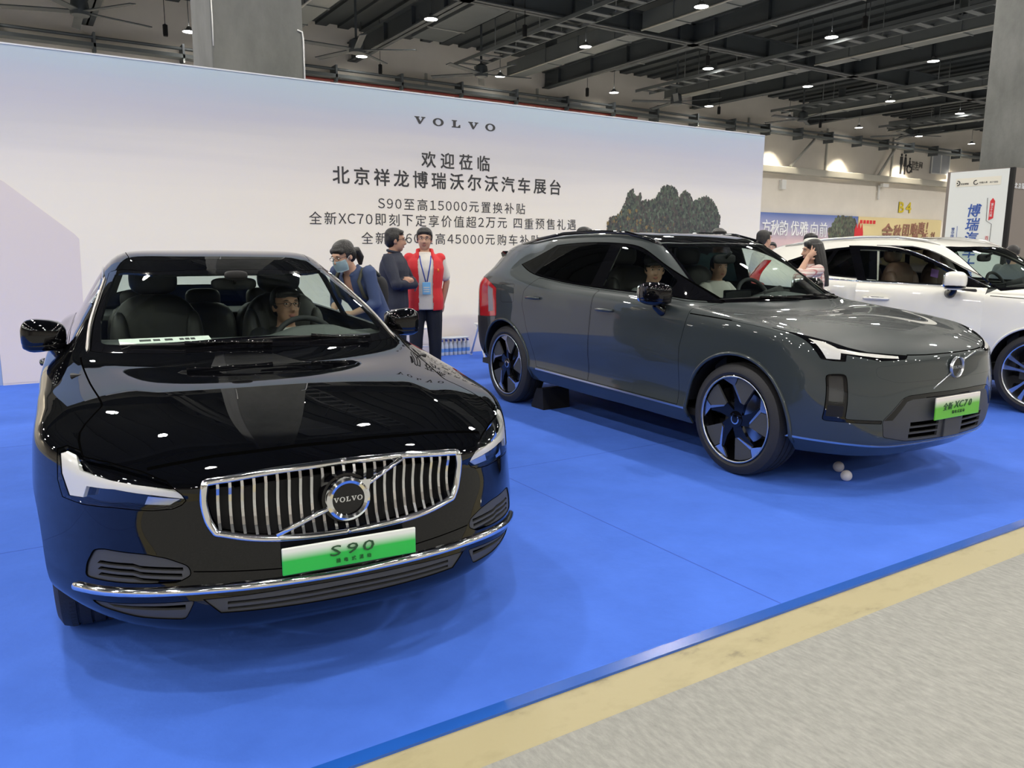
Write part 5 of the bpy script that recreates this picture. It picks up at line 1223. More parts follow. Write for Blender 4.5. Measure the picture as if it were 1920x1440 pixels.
a, b_, c_, d_ = K_(1857, 377), K_(1866, 377), K_(1862, 409), K_(1853, 413)
mk('red_tab', lambda bm: prism(bm, [(a.y, a.z), ((a.y + b_.y) / 2, a.z + .08), (b_.y, b_.z), (c_.y, c_.z), (d_.y, d_.z)], xk - .006, xk, 'x'), 'print_red', K)
for k, ch in enumerate('第三十六届'): p = K_(1861 - k * .9, 383 + k * 5.2); textmesh('banner_small_print', ch, .075, 'letter_pale', K, (xk - .008, p.y, p.z), RZ, .003)
for k, ch in enumerate('百店联展'): p = K_(1850 - k * 1.2, 446 + k * 7.0); textmesh('banner_small_print', ch, .105, 'print_red', K, (xk - .004, p.y, p.z), RZ, .004)
for k, ch in enumerate('赞中国车市'): p = K_(1787 - k * .8, 430 + k * 6.5); textmesh('banner_small_print', ch, .10, 'banner_blue', K, (xk - .004, p.y, p.z), RZ, .004)
L1 = [K_(1852, 371), K_(1849, 414), K_(1859, 420), K_(1853, 470)]; mk('banner_rule', lambda bm: tube(bm, [(xk - .004, q_.y, q_.z) for q_ in L1], .006, 6), 'text_dark', K)
L2 = [K_(1795, 424), K_(1792, 462)]; mk('banner_rule', lambda bm: tube(bm, [(xk - .004, q_.y, q_.z) for q_ in L2], .006, 6), 'banner_blue', K)
for k, ch in enumerate('北京国'): p = at_y(1905 + k * 6.5, 348 + k * .6, y0k - .012); textmesh('kiosk_lettering', ch, .16, 'letter_pale', K, (p.x, y0k - .012, p.z), (pi / 2, 0, 0), .01)
# grey service booth edge left of the kiosk
bo = slab('service_booth', 26.6, 28.2, 13.9, 14.9, -.012, 3.95, 'white_plastic'); tag(bo, 'narrow white and dark booth edge left of the banner kiosk', 'booth')
# ------------------------------------------------------------------ pendant lamps
def lamp(x, y, label, group):
    e = mk('pendant_lamp', lambda bm: lathe(bm, [(.05, .20), (.09, .16), (.12, .10), (.24, .035), (.25, .0), (.235, .0)], 24, 'z', cap=False), 'lamp_shade', smooth=True)
    e.location = (x, y, Z_L); tag(e, label, 'lamp', group)
    mk('diffuser', lambda bm: lathe(bm, [(.001, .02), (.12, .012), (.235, .004), (.235, .03), (.001, .035)], 24, 'z'), 'lamp_glow', e)
    mk('rod', lambda bm: tube(bm, [(0, 0, .18), (0, 0, 11.2 - Z_L)], .014, 6), 'steel_dark', e)
    ld = bpy.data.lights.new('lamp_light', 'SPOT'); ld.energy = LAMP_W * (2.6 if y > 33 else 1); ld.spot_size = radians(78 if y > 33 else 158); ld.spot_blend = .3; ld.shadow_soft_size = .2; ld.color = (1.0, .90, .70) if y > 33 else (1.0, .955, .88)
    l = bpy.data.objects.new('lamp_light', ld); COL.objects.link(l); l.parent = e; l.location = (0, 0, -.02)
    return e
LAMP_W = 1070
rows = (-20.3, -13.5, -6.7, .1, 6.9, 13.7, 20.55, 26.95, 33.6)
VIS = {}
for j, y in enumerate(rows):
    for k in range(-4, 10):
        x = 6.55 + 6.98 * k
        d = (cam.matrix_world.inverted() @ Vector((x, y, Z_L))); px = 960 + 1472 * d.x / -d.z if d.z < 0 else -1; py = 720 - 1472 * d.y / -d.z if d.z < 0 else -1
        if 0 <= px < 1840 and 0 < py < 300: VIS.setdefault(j, []).append((px, k))
ordn = ['leftmost', 'second from the left', 'third from the left', 'fourth from the left', 'fifth from the left', 'sixth from the left', 'seventh from the left', 'eighth from the left', 'ninth from the left']
rown = {6: 'front lit row', 7: 'middle lit row', 8: 'row nearest the back wall'}
for j, y in enumerate(rows):
    for k in range(-4, 10):
        x = 6.55 + 6.98 * k; v = sorted(VIS.get(j, []))
        lb = 'round white high-bay pendant lamp out of frame above the hall'; gp = 'high-bay lamps out of frame'
        if k in [q_[1] for q_ in v]: i = [q_[1] for q_ in v].index(k); lb = 'round glowing high-bay pendant lamp, %s in the %s' % (ordn[i], rown.get(j, 'nearest row')); gp = 'high-bay pendant lamps'
        lamp(x, y, lb, gp)
# small black pendants between the lamps
for k, (px, py) in enumerate(((310, 57), (713, 130), (984, 58), (1101, 173), (1327, 114), (1348, 207), (1538, 233), (1622, 42))):
    p = at_z(px, py, 9.0)
    if p.y > 33.5: p *= 33.0 / p.y; p.z = CAMH + (9.0 - CAMH) * 33.0 / at_z(px, py, 9.0).y
    o = mk('hanging_sensor', lambda bm: [lathe(bm, [(.001, -.2), (.075, -.2), (.085, -.12), (.085, .18), (.02, .22), (.001, .22)], 14, 'z'), tube(bm, [(0, 0, .2), (0, 0, 11.2 - p.z)], .012, 6)], 'matte_black', auto=40)
    o.location = p; tag(o, 'small black cylinder hanging on a thin rod, %s from the left' % ['first', 'second', 'third', 'fourth', 'fifth', 'sixth', 'seventh', 'eighth'][k], 'pendant', 'small black pendants')
# big slow fans near the back wall
for k, (px, py, sc) in enumerate(((150, 20, 1.0), (668, 92, 1.0), (975, 148, 1.0), (1268, 190, 1.0), (1505, 222, 1.0), (1660, 246, 1.0))):
    p = at_z(px, py, 9.0); q_ = min(1, 32.4 / p.y)
    p = Vector((p.x * q_ + (0, 0, -2.0, 0, 0, 2.6)[k], p.y * q_, CAMH + (p.z - CAMH) * q_))
    e = mk('ceiling_fan', lambda bm: [lathe(bm, [(.001, -.15), (.28, -.15), (.3, 0), (.25, .3), (.08, .4), (.001, .4)], 20, 'z'), tube(bm, [(0, 0, .35), (0, 0, 11.2 - p.z)], .05, 8)], 'steel_dark', auto=40); e.location = p
    tag(e, 'large dark ceiling fan near the back wall, %s of six from the left' % ['first', 'second', 'third', 'fourth', 'fifth', 'sixth'][k], 'fan', 'large ceiling fans')
    for b_ in range(5):
        bl = mk('fan_blade', lambda bm: box(bm, .25, 2.3, -.13, .13, -.05, -.01, .015), 'steel_dark', e); bl.rotation_euler = (radians(10), 0, 2 * pi * b_ / 5 + .3 + k * .37)
# ------------------------------------------------------------------ people
SKIN = mat('skin', (.50, .30, .21, 1), .55); SKIN2 = mat('skin_warm', (.46, .26, .175, 1), .55)
MT['hair'] = mat('black_hair', (.010, .009, .009, 1), .45, bump=.4, bscale=90)
MT['eye_white'] = mat('eye_white', (.75, .73, .70, 1), .3); MT['iris'] = mat('iris', (.012, .008, .006, 1), .2); MT['lip'] = mat('lip', (.36, .14, .115, 1), .5)
MT['navy_suit'] = mat('navy_suit', (.014, .018, .036, 1), .75, bump=.2, bscale=60); MT['navy_trouser'] = mat('navy_trouser', (.009, .012, .022, 1), .8, bump=.2, bscale=50)
MT['red_vest'] = mat('red_vest', (.62, .022, .028, 1), .7, bump=.2, bscale=40); MT['white_cotton'] = mat('white_cotton', (.66, .64, .60, 1), .85, bump=.2, bscale=40)
MT['denim_blue'] = mat('blue_jacket', (.040, .065, .15, 1), .8, bump=.25, bscale=40); MT['mask_blue'] = mat('mask_blue', (.42, .58, .66, 1), .8); MT['strap_olive'] = mat('strap_olive', (.055, .058, .04, 1), .7)
MT['badge_blue'] = mat('badge_blue', (.16, .42, .72, 1), .4); MT['lanyard'] = mat('lanyard_blue', (.03, .07, .40, 1), .6); MT['plaid'] = None
MT['black_cloth'] = mat('black_cloth', (.012, .012, .014, 1), .8); MT['shoe'] = mat('shoe_black', (.012, .011, .011, 1), .35); MT['frame_dark'] = mat('spectacle_frame', (.015, .015, .018, 1), .3)
MT['grey_cloth'] = mat('grey_cloth', (.12, .13, .13, 1), .8); MT['teal_cloth'] = mat('teal_cloth', (.10, .22, .21, 1), .8)
def plaidmat():
    m = bpy.data.materials.new('pink_plaid'); m.use_nodes = True; nt = m.node_tree; b = nt.nodes['Principled BSDF']; b.inputs['Roughness'].default_value = .85; L = nt.links.new
    tc = nt.nodes.new('ShaderNodeTexCoord'); outs = []
    for ax, sc in (('Z', 9.0), ('X', 9.0)):
        w = nt.nodes.new('ShaderNodeTexWave'); w.bands_direction = ax; w.inputs['Scale'].default_value = sc; w.inputs['Distortion'].default_value = .3
        r = nt.nodes.new('ShaderNodeValToRGB'); r.color_ramp.elements[0].position = .86; r.color_ramp.elements[1].position = .97; r.color_ramp.elements[0].color = (0, 0, 0, 1)
        L(tc.outputs['Object'], w.inputs['Vector']); L(w.outputs['Fac'], r.inputs[0]); outs.append(r.outputs[0])
    mx = nt.nodes.new('ShaderNodeMix'); mx.data_type = 'RGBA'; mx.blend_type = 'LIGHTEN'; mx.inputs['Factor'].default_value = 1; L(outs[0], mx.inputs['A']); L(outs[1], mx.inputs['B'])
    m2 = nt.nodes.new('ShaderNodeMix'); m2.data_type = 'RGBA'; L(mx.outputs['Result'], m2.inputs['Factor']); m2.inputs['A'].default_value = (.66, .58, .53, 1); m2.inputs['B'].default_value = (.42, .17, .17, 1); L(m2.outputs['Result'], b.inputs['Base Color'])
    return m
MT['plaid'] = plaidmat()
def fuse(name, fn, m, parent, vox=.009, smooth=4, post=None):
    # overlapping closed shapes fused into one continuous skin
    bm = bmesh.new(); fn(bm); me = bpy.data.meshes.new('tmp'); bm.to_mesh(me); bm.free()
    o = bpy.data.objects.new('tmp', me); COL.objects.link(o)
    r = o.modifiers.new('r', 'REMESH'); r.mode = 'VOXEL'; r.voxel_size = vox; r.use_smooth_shade = True
    if smooth: s = o.modifiers.new('s', 'SMOOTH'); s.iterations = smooth; s.factor = .5
    dg = bpy.context.evaluated_depsgraph_get(); dg.update(); out = bpy.data.meshes.new_from_object(o.evaluated_get(dg))
    bpy.data.objects.remove(o); bpy.data.meshes.remove(me)
    if post:
        bm = bmesh.new(); bm.from_mesh(out); post(bm); bm.to_mesh(out); bm.free()
    out.name = name; out.materials.clear(); return link(name, out, m, parent, True)
def limb(bm, pts, rs, n=12):
    # tapered tube with round ends
    pts = [Vector(p) for p in pts]; tube(bm, pts, list(rs), n)
    for p, r in ((pts[0], rs[0]), (pts[-1], rs[-1])): blob(bm, p, (r, r, r), 2, 12, 8)
    for p, r in zip(pts[1:-1], rs[1:-1]): blob(bm, p, (r, r, r), 2, 12, 8)
def ring_loft(bm, rings, n=20):
    # rings: (centre, rx, ry, xdir, ydir)
    R_ = []
    for c, rx, ry, xd, yd in rings:
        R_.append([bm.verts.new(Vector(c) + Vector(xd) * rx * math.copysign(abs(cos(2 * pi * k / n)) ** .85, cos(2 * pi * k / n)) + Vector(yd) * ry * math.copysign(abs(sin(2 * pi * k / n)) ** .85, sin(2 * pi * k / n))) for k in range(n)])
    for A, C in zip(R_, R_[1:]):
        for k in range(n): bm.faces.new((A[k], A[(k + 1) % n], C[(k + 1) % n], C[k]))
    bm.faces.new(R_[0][::-1]); bm.faces.new(R_[-1])
def hand(bm, wrist, d, up, s, k=1.0, curl=.5, spread=.12):
    # palm plus five bent fingers; d forearm direction, up back-of-hand normal, s thumb side (+1/-1)
    d = Vector(d).normalized(); up = Vector(up); up = (up - d * up.dot(d)).normalized(); sd = d.cross(up) * s; w = Vector(wrist)
    limb(bm, [w, w + d * .035 * k, w + d * .08 * k], [.024 * k, .032 * k, .030 * k])
    for o in (-.026, -.009, .009, .026):
        blob(bm, w + d * .07 * k + sd * o * k, (.012 * k, .012 * k, .012 * k), 2, 10, 6)
    for i, (o, L) in enumerate(((.030, .070), (.011, .082), (-.010, .076), (-.029, .060))):
        p0 = w + d * .080 * k + sd * o * k; a = curl * (1 + .12 * i); dd = (d + sd * spread * (1.2 - .8 * i)).normalized()
        p1 = p0 + (dd * cos(a * .5) - up * sin(a * .5)) * L * .48 * k; p2 = p1 + (dd * cos(a * 1.3) - up * sin(a * 1.3)) * L * .32 * k; p3 = p2 + (dd * cos(a * 1.9) - up * sin(a * 1.9)) * L * .24 * k
        limb(bm, [p0, p1, p2, p3], [.0098 * k, .0090 * k, .0082 * k, .0070 * k], 8)
    t0 = w + d * .025 * k + sd * .030 * k; t1 = t0 + (d * .65 + sd * .72 - up * .25).normalized() * .038 * k; t2 = t1 + (d * .9 + sd * .3 - up * .3).normalized() * .032 * k
    limb(bm, [t0, t1, t2], [.0135 * k, .0115 * k, .0092 * k], 8)
def head_shapes(bm, c, R_, k=1.0, female=False):
    # skull, face, jaw, nose, brow, lips, ears around head centre c; R_ turns the head (face looks along -y)
    T = lambda p: Vector(c) + R_ @ (Vector(p) * k)
    def bl(p, r, e=2.2):
        i0 = len(bm.verts); blob(bm, (0, 0, 0), tuple(q * k for q in r), e, 20, 14); bm.verts.ensure_lookup_table()
        for v in bm.verts[i0:]: v.co = T(p) + R_ @ v.co
    bl((0, .012, .022), (.076, .094, .092), 2.1); bl((0, -.022, -.035), (.064, .066, .080), 2.3); bl((0, -.045, -.085), (.036, .036, .030), 2.2)
    bl((-.030, -.060, -.030), (.026, .026, .032), 2); bl((.030, -.060, -.030), (.026, .026, .032), 2)
    bl((0, -.076, .030), (.052, .016, .014), 2.2)
    tube(bm, [T((0, -.084, .018)), T((0, -.094, -.008)), T((0, -.106, -.028)), T((0, -.092, -.040))], [.009 * k, .011 * k, .0155 * k, .010 * k], 10)
    bl((-.013, -.090, -.034), (.009, .010, .008), 2); bl((.013, -.090, -.034), (.009, .010, .008), 2)
    for s in (-1, 1):
        bl((s * .078, .008, -.008), (.010, .020, .033), 2.4)
    return T
def face_bits(body, c, R_, k=1.0, glasses=False, mask=False):
    T = lambda p: Vector(c) + R_ @ (Vector(p) * k)
    M = lambda p: Matrix.Translation(T(p)) @ R_.to_4x4()
    for s in (-1, 1):
        e = mk('eye', lambda bm: blob(bm, (0, 0, 0), (.0135 * k, .0055 * k, .0042 * k), 2, 14, 8), 'eye_white', body, smooth=True); e.matrix_local = M((s * .030, -.081, .010))
        mk('iris', lambda bm: blob(bm, (0, -.0045 * k, 0), (.0052 * k, .003 * k, .0046 * k), 2, 12, 8), 'iris', e, smooth=True)
        b = mk('eyebrow', lambda bm: tube(bm, [(-.018 * k, 0, -.001 * k), (0, -.004 * k, .004 * k), (.018 * k, 0, 0)], [.002 * k, .0036 * k, .002 * k], 6), 'hair', body, smooth=True); b.matrix_local = M((s * .031, -.086, .029))
    if not mask:
        l = mk('lips', lambda bm: [blob(bm, (0, 0, .004 * k), (.022 * k, .008 * k, .0045 * k), 2.2, 16, 8), blob(bm, (0, 0, -.004 * k), (.019 * k, .008 * k, .005 * k), 2.2, 16, 8)], 'lip', body, smooth=True); l.matrix_local = M((0, -.086, -.063))
    else:
        def f(bm):
            n, m = 14, 8; G = []
            for j in range(m + 1):
                z = -.105 + .095 * j / m; row = []
                for i in range(n + 1):
                    a = -1.25 + 2.5 * i / n; r = .075 + .012 * sin(pi * j / m); yb = -.020 - .092 * cos(a) * (1 - .12 * abs(j / m - .5))
                    row.append(bm.verts.new((r * sin(a) * 1.02 * k, yb * k, z * k)))
                G.append(row)
            for A, C in zip(G, G[1:]):
                for i in range(n): bm.faces.new((A[i], A[i + 1], C[i + 1], C[i]))
            bmesh.ops.solidify(bm, geom=bm.faces, thickness=.003)
        q = mk('face_mask', f, 'mask_blue', body, smooth=True); q.matrix_local = Matrix.Translation(Vector(c)) @ R_.to_4x4()
        mk('ear_loop', lambda bm: [tube(bm, [(s * .072 * k, -.045 * k, -.03 * k), (s * .085 * k, -.01 * k, .0), (s * .082 * k, .012 * k, .005)], .0018, 6) for s in (-1, 1)], 'white_cotton', q)
    if glasses:
        def f(bm):
            for s in (-1, 1):
                tube(bm, [(s * .032 * k + .0235 * k * cos(2 * pi * j / 20), -.102 * k, .008 * k + .0155 * k * sin(2 * pi * j / 20)) for j in range(20)], .0014 * k, 6, closed=True)
                tube(bm, [(s * .056 * k, -.100 * k, .012 * k), (s * .080 * k, -.04 * k, .012 * k), (s * .084 * k, .01 * k, .006 * k)], .0018 * k, 6)
            tube(bm, [(-.009 * k, -.103 * k, .012 * k), (.009 * k, -.103 * k, .012 * k)], .002 * k, 6)
        g = mk('spectacles', f, 'frame_dark', body); g.matrix_local = Matrix.Translation(Vector(c)) @ R_.to_4x4()
def hair_cap(body, c, R_, k=1.0, fringe=.055, back=-.06, long=None, vox=.006, puff=1.0, bun=False):
    T = lambda p: Vector(c) + R_ @ (Vector(p) * k)
    def fn(bm):
        def bl(p, r, e=2.2):
            i0 = len(bm.verts); blob(bm, (0, 0, 0), tuple(q * k for q in r), e, 20, 14); bm.verts.ensure_lookup_table()
            for v in bm.verts[i0:]: v.co = T(p) + R_ @ v.co
        bl((0, .020, .045), (.083 * puff, .098, .083), 2.2); bl((0, .050, .0), (.078 * puff, .066, .085), 2.2)
        bl((0, -.050, fringe + .026), (.064, .030, .022), 2.2)
        rnd = random.Random(3)
        for s in (-1, 1):
            bl((s * .068, .020, .025), (.020 * puff, .055, .055), 2.3); bl((s * .056, -.048, fringe + .014), (.022, .022, .030), 2)
        for j in range(26):
            a = rnd.uniform(0, 2 * pi); r = rnd.uniform(.3, 1); p = (.062 * r * cos(a), .015 + .08 * r * sin(a), .118 - .045 * r * r)
            tube(bm, [T((p[0] * .9, p[1], p[2] - .02)), T(p), T((p[0] * 1.15, p[1] - .012, p[2] - .003))], [.012 * k, .011 * k, .006 * k], 6)
        if bun: tube(bm, [T((0, .10, .0)), T((0, .15, -.02)), T((0, .165, -.09)), T((0, .14, -.15))], [.03 * k, .04 * k, .036 * k, .015 * k], 10)
        if long:
            for j in range(13):
                a = radians(-20 + 220 * j / 12); x, y = .085 * cos(a), .030 + .075 * sin(a)
                tube(bm, [T((x * .9, y * .9, .07)), T((x, y, 0)), T((x * 1.10, y + .015, -.11)), T((x * 1.15, y + .035, -long * .7)), T((x * .9, y + .05, -long))], [.024 * k, .028 * k, .027 * k, .024 * k, .008 * k], 8)
    def post(bm):
        # clear the face below the fringe
        inv = R_.inverted(); dl = []
        for v in bm.verts:
            q = inv @ (v.co - Vector(c)) / k
            if q.z < fringe - .004 and q.y < -.030 - .0 * abs(q.x): dl.append(v)
        bmesh.ops.delete(bm, geom=dl, context='VERTS')
    return fuse('hair', fn, 'hair', body, vox, 3, post if not long else None)
def person(loc, rz, H, label, spec):
    """one fused body, clothes and hair as its children; spec gives joint overrides in metres for a 1.70 m figure facing -y"""
    k = H / 1.70
    J = dict(pelvis=(0, .01, .93), waist=(0, .005, 1.06), chest=(0, .0, 1.27), neck=(0, .015, 1.44), head=(0, -.005, 1.585),
             shL=(.168, .01, 1.375), shR=(-.168, .01, 1.375), elL=(.235, .03, 1.12), elR=(-.235, .03, 1.12), wrL=(.235, -.02, .88), wrR=(-.235, -.02, .88),
             hipL=(.09, .01, .90), hipR=(-.09, .01, .90), knL=(.105, -.01, .49), knR=(-.105, -.01, .49), anL=(.11, .03, .085), anR=(-.11, .03, .085))
    J.update(spec.get('J', {})); J = {a: Vector(b) * k for a, b in J.items()}
    hr = Euler([radians(q) for q in spec.get('head_rot', (0, 0, 0))]).to_matrix()
    bend = spec.get('torso_dir'); fat = spec.get('fat', 1.0) * k
    hands = spec.get('hands', {}); legs = spec.get('legs', True)
    xd = (J['shL'] - J['shR']).normalized()
    def torso_rings(g):
        up = lambda a, b: (J[b] - J[a]).normalized()
        R_ = []
        for (a, b, t, rx, ry) in (('pelvis', 'waist', -.45, .135, .10), ('pelvis', 'waist', 0, .165, .115), ('pelvis', 'waist', .6, .155, .108), ('waist', 'chest', 0, .148, .104), ('waist', 'chest', .5, .160, .112), ('waist', 'chest', 1, .172, .115), ('chest', 'neck', .45, .158, .100), ('chest', 'neck', .72, .118, .080), ('chest', 'neck', .9, .078, .066), ('chest', 'neck', 1.0, .060, .058)):
            c = J[a].lerp(J[b], t); u = up(a, b); hx = Vector((1, 0, 0)).lerp(xd, .5 if a == 'pelvis' else 1).normalized(); hy = u.cross(hx).normalized()
            R_.append((c, rx * fat + g, ry * fat * spec.get('belly', 1.0) + g, hx, hy))
        return R_
    f1 = spec.get('vox', .009)
    def body_fn(bm):
        ring_loft(bm, torso_rings(0))
        limb(bm, [J['neck'] - (J['neck'] - J['chest']) * .2, J['neck'].lerp(J['head'], .55)], [.060 * k, .054 * k])
        head_shapes(bm, J['head'], hr, k)
        for s, c in (('L', 1), ('R', -1)):
            limb(bm, [J['sh' + s], J['sh' + s].lerp(J['el' + s], .5), J['el' + s], J['el' + s].lerp(J['wr' + s], .35), J['wr' + s]], [.052 * k, .046 * k, .037 * k, .036 * k, .025 * k])
            d = J['wr' + s] - J['el' + s]; hv = hands.get(s, {})
            hand(bm, J['wr' + s], hv.get('dir', d), hv.get('up', (c, 0, .2)), hv.get('thumb', -c), k, hv.get('curl', .45), hv.get('spread', .12))
            if legs:
                limb(bm, [J['hip' + s], J['hip' + s].lerp(J['kn' + s], .5), J['kn' + s], J['kn' + s].lerp(J['an' + s], .35), J['an' + s]], [.088 * k, .075 * k, .055 * k, .054 * k, .038 * k])
                limb(bm, [J['an' + s] - Vector((0, 0, .03 * k)), J['an' + s] + Vector((0, -.13 * k, -.055 * k))], [.035 * k, .028 * k])
    skin = spec.get('skin', SKIN)
    body = fuse('person', body_fn, skin, None, f1, 3)
    body.location = loc; body.rotation_euler = (0, 0, rz); tag(body, label, 'person', spec.get('group'))
    if legs:
        def tr(bm):
            ring_loft(bm, torso_rings(.012 * k)[:4])
            for s in 'LR':
                limb(bm, [J['hip' + s], J['hip' + s].lerp(J['kn' + s], .5), J['kn' + s], J['kn' + s].lerp(J['an' + s], .5), J['an' + s] + Vector((0, 0, -.02 * k))], [.102 * k, .092 * k, .076 * k, .068 * k, .060 * k])
        fuse('trousers', tr, spec.get('trousers', 'navy_trouser'), body, .011, 4)
        for s in 'LR':
            a = J['an' + s]; mk('shoe', lambda bm: [blob(bm, (a.x, a.y - .055 * k, a.z - .045 * k), (.048 * k, .140 * k, .040 * k), 2.6), blob(bm, (a.x, a.y + .01 * k, a.z - .02 * k), (.042 * k, .055 * k, .055 * k), 2.4)], 'shoe', body, smooth=True)
    sl = spec.get('sleeve', 'long'); hem = spec.get('hem', 0.0)
    def shirt(g, sleeves, hem):
        def f(bm):
            R_ = torso_rings(g); c, rx, ry, hx, hy = R_[0]
            R_[0] = (J['pelvis'] + (J['pelvis'] - J['waist']).normalized() * (.04 + hem) * k, rx + .028 * k, ry + .018 * k, hx, hy); R_[-1] = R_[-1][:1] + (R_[-1][1] + .010, R_[-1][2] + .010) + R_[-1][3:]
            ring_loft(bm, R_)
            for s in 'LR':
                if sleeves == 'long': limb(bm, [J['sh' + s], J['sh' + s].lerp(J['el' + s], .5), J['el' + s], J['el' + s].lerp(J['wr' + s], .4), J['el' + s].lerp(J['wr' + s], .92)], [.055 * k + g * .5, .052 * k + g * .6, .047 * k + g * .5, .045 * k + g * .5, .036 * k + g * .5])
                elif sleeves == 'short': limb(bm, [J['sh' + s], J['sh' + s].lerp(J['el' + s], .45), J['sh' + s].lerp(J['el' + s], .75)], [.056 * k + g * .4, .054 * k + g * .4, .056 * k + g * .4])
                elif sleeves == 'mid': limb(bm, [J['sh' + s], J['sh' + s].lerp(J['el' + s], .5), J['el' + s], J['el' + s].lerp(J['wr' + s], .25)], [.062 * k, .056 * k, .052 * k, .048 * k])
                else: limb(bm, [J['sh' + s] * .8 + J['chest'] * .2, J['sh' + s]], [.062 * k + g * .3, .056 * k + g * .3])
        return f
    if spec.get('under'): fuse('shirt', shirt(.013 * k, spec.get('under_sleeve', 'short'), spec.get('under_hem', 0)), spec['under'], body, .010, 4)
    def openfront(bm):
        if not spec.get('open'): return
        w0, zt = spec['open']
        dl = [v for v in bm.verts if v.co.y < J['chest'].y - .02 and abs(v.co.x - J['chest'].x) < (w0 + .03 * max(0, (v.co.z / k - 1.2))) * k and v.co.z > zt * k]
        bmesh.ops.delete(bm, geom=dl, context='VERTS')
    if spec.get('top'): fuse(spec.get('top_name', 'jacket'), shirt(spec.get('loose', .022) * k, sl, hem), spec['top'], body, .010, 4, openfront)
    hs = spec.get('hair', {}); 
    if hs is not None: hair_cap(body, J['head'], hr, k, **hs)
    face_bits(body, J['head'], hr, k, spec.get('glasses', False), spec.get('mask', False))
    return body, J, k
PEOPLE = []
def build_people(sed, suv, white):
    # man in a navy suit, arms folded, turned to the man in the red vest
    b, J, k = person((3.34, 7.55, 0), radians(48), 1.675, 'person in navy suit with folded arms and spectacles, standing behind the black sedan', dict(
        J=dict(elL=(.25, -.10, 1.13), elR=(-.25, -.10, 1.13), wrL=(-.03, -.20, 1.16), wrR=(.04, -.215, 1.12), head=(0, -.02, 1.575)), hands=dict(L=dict(dir=(-1, .1, .1), up=(0, -1, .2), thumb=-1), R=dict(dir=(1, .35, -.05), up=(0, -1, .2), thumb=1)),
        head_rot=(4, 0, 22), top='navy_suit', top_name='suit_jacket', hem=.14, loose=.024, trousers='navy_trouser', glasses=True, hair=dict(fringe=.062, puff=.97), fat=1.06, skin=SKIN2, vox=.008))
    mk('shirt_collar', lambda bm: tube(bm, [(.062 * k * cos(a * pi / 9), J['neck'].y - .01 + .062 * k * sin(a * pi / 9), J['neck'].z + .018 + .012 * sin(a * pi / 9)) for a in range(18)], .014, 8, closed=True), 'navy_suit', b, smooth=True)
    # man in the red vest
    b, J, k = person((3.80, 7.78, 0), radians(-22), 1.685, 'person in red sleeveless vest over white t-shirt with blue lanyard badge', dict(
        J=dict(wrL=(.20, .10, .88), wrR=(-.20, .10, .88), elL=(.245, .07, 1.12), elR=(-.245, .07, 1.12)), head_rot=(3, 0, -6), under='white_cotton', under_hem=.06, top='red_vest', top_name='vest', sl=None, sleeve='none', hem=.07, loose=.026, open=(.075, .80),
        trousers='navy_trouser', glasses=True, hair=dict(fringe=.048, puff=1.05), fat=1.08, belly=1.1, vox=.008))
    yc = J['chest'].y
    mk('collar', lambda bm: [tube(bm, [(s * .10, yc - .115, 1.28), (s * .085, yc - .085, 1.38), (s * .075, yc - .01, 1.45), (s * .03, yc + .07, 1.46)], [.012, .022, .022, .018], 8) for s in (-1, 1)], 'red_vest', b, smooth=True)
    ly = mk('lanyard', lambda bm: tube(bm, [(.064, yc + .01, 1.43), (.060, yc - .095, 1.385), (.052, yc - .132, 1.32), (.012, yc - .170, 1.12), (-.004, yc - .170, 1.12), (-.052, yc - .132, 1.32), (-.060, yc - .095, 1.385), (-.064, yc + .01, 1.43)], .006, 6), 'lanyard', b, smooth=True)
    bg = mk('badge', lambda bm: box(bm, -.04, .048, yc - .178, yc - .172, .985, 1.115, .003), 'badge_blue', b); mk('badge_label', lambda bm: [box(bm, -.028, .036, yc - .180, yc - .178, 1.055 - j * .022, 1.065 - j * .022) for j in range(3)], 'white_cotton', bg)
    mk('vest_emblem', lambda bm: lathe(bm, [(.001, yc - .135), (.020, yc - .135), (.02, yc - .12), (.001, yc - .12)], 16, 'y', c=(.125, 0, 1.24)), mat('emblem_orange', (.7, .16, .02, 1), .5), b)
    # woman in mask leaning to the sedan window
    b, J, k = person((2.45, 6.12, 0), radians(-58), 1.58, 'person in blue jacket with face mask and backpack leaning to the sedan side window', dict(
        J=dict(pelvis=(0, .12, .93), waist=(0, .06, 1.06), chest=(0, -.10, 1.25), neck=(0, -.22, 1.40), head=(0, -.305, 1.515), shL=(.17, -.18, 1.375), shR=(-.17, -.18, 1.375), elL=(.22, -.16, 1.11), elR=(-.235, -.12, 1.11), wrL=(.10, -.34, 1.03), wrR=(-.10, -.33, 1.03), hipL=(.09, .12, .90), hipR=(-.09, .12, .90), knL=(.10, .06, .49), knR=(-.10, .06, .49)),
        head_rot=(24, 0, -12), top='denim_blue', sleeve='mid', hem=.02, loose=.020, open=(.03, 1.16), trousers='navy_trouser', glasses=True, mask=True, hair=dict(fringe=.040, bun=True, puff=1.03), fat=.95, vox=.008, hands=dict(L=dict(dir=(-.8, -.5, -.1), up=(0, -.2, 1)), R=dict(dir=(.8, -.5, -.1), up=(0, -.2, 1)))))
    for s in (-1, 1):
        mk('backpack_strap', lambda bm: [tube(bm, [(s * .105, .06, 1.34), (s * .115, -.09, 1.425), (s * .12, -.20, 1.40), (s * .125, -.265, 1.30), (s * .13, -.20, 1.17), (s * .13, -.02, 1.08)], .016, 8)], 'strap_olive', b, smooth=True).scale = (k, k, k)
    mk('backpack', lambda bm: blob(bm, (0, .145, 1.17), (.125, .065, .17), 3.0), 'black_cloth', b, smooth=True).scale = (k, k, k)
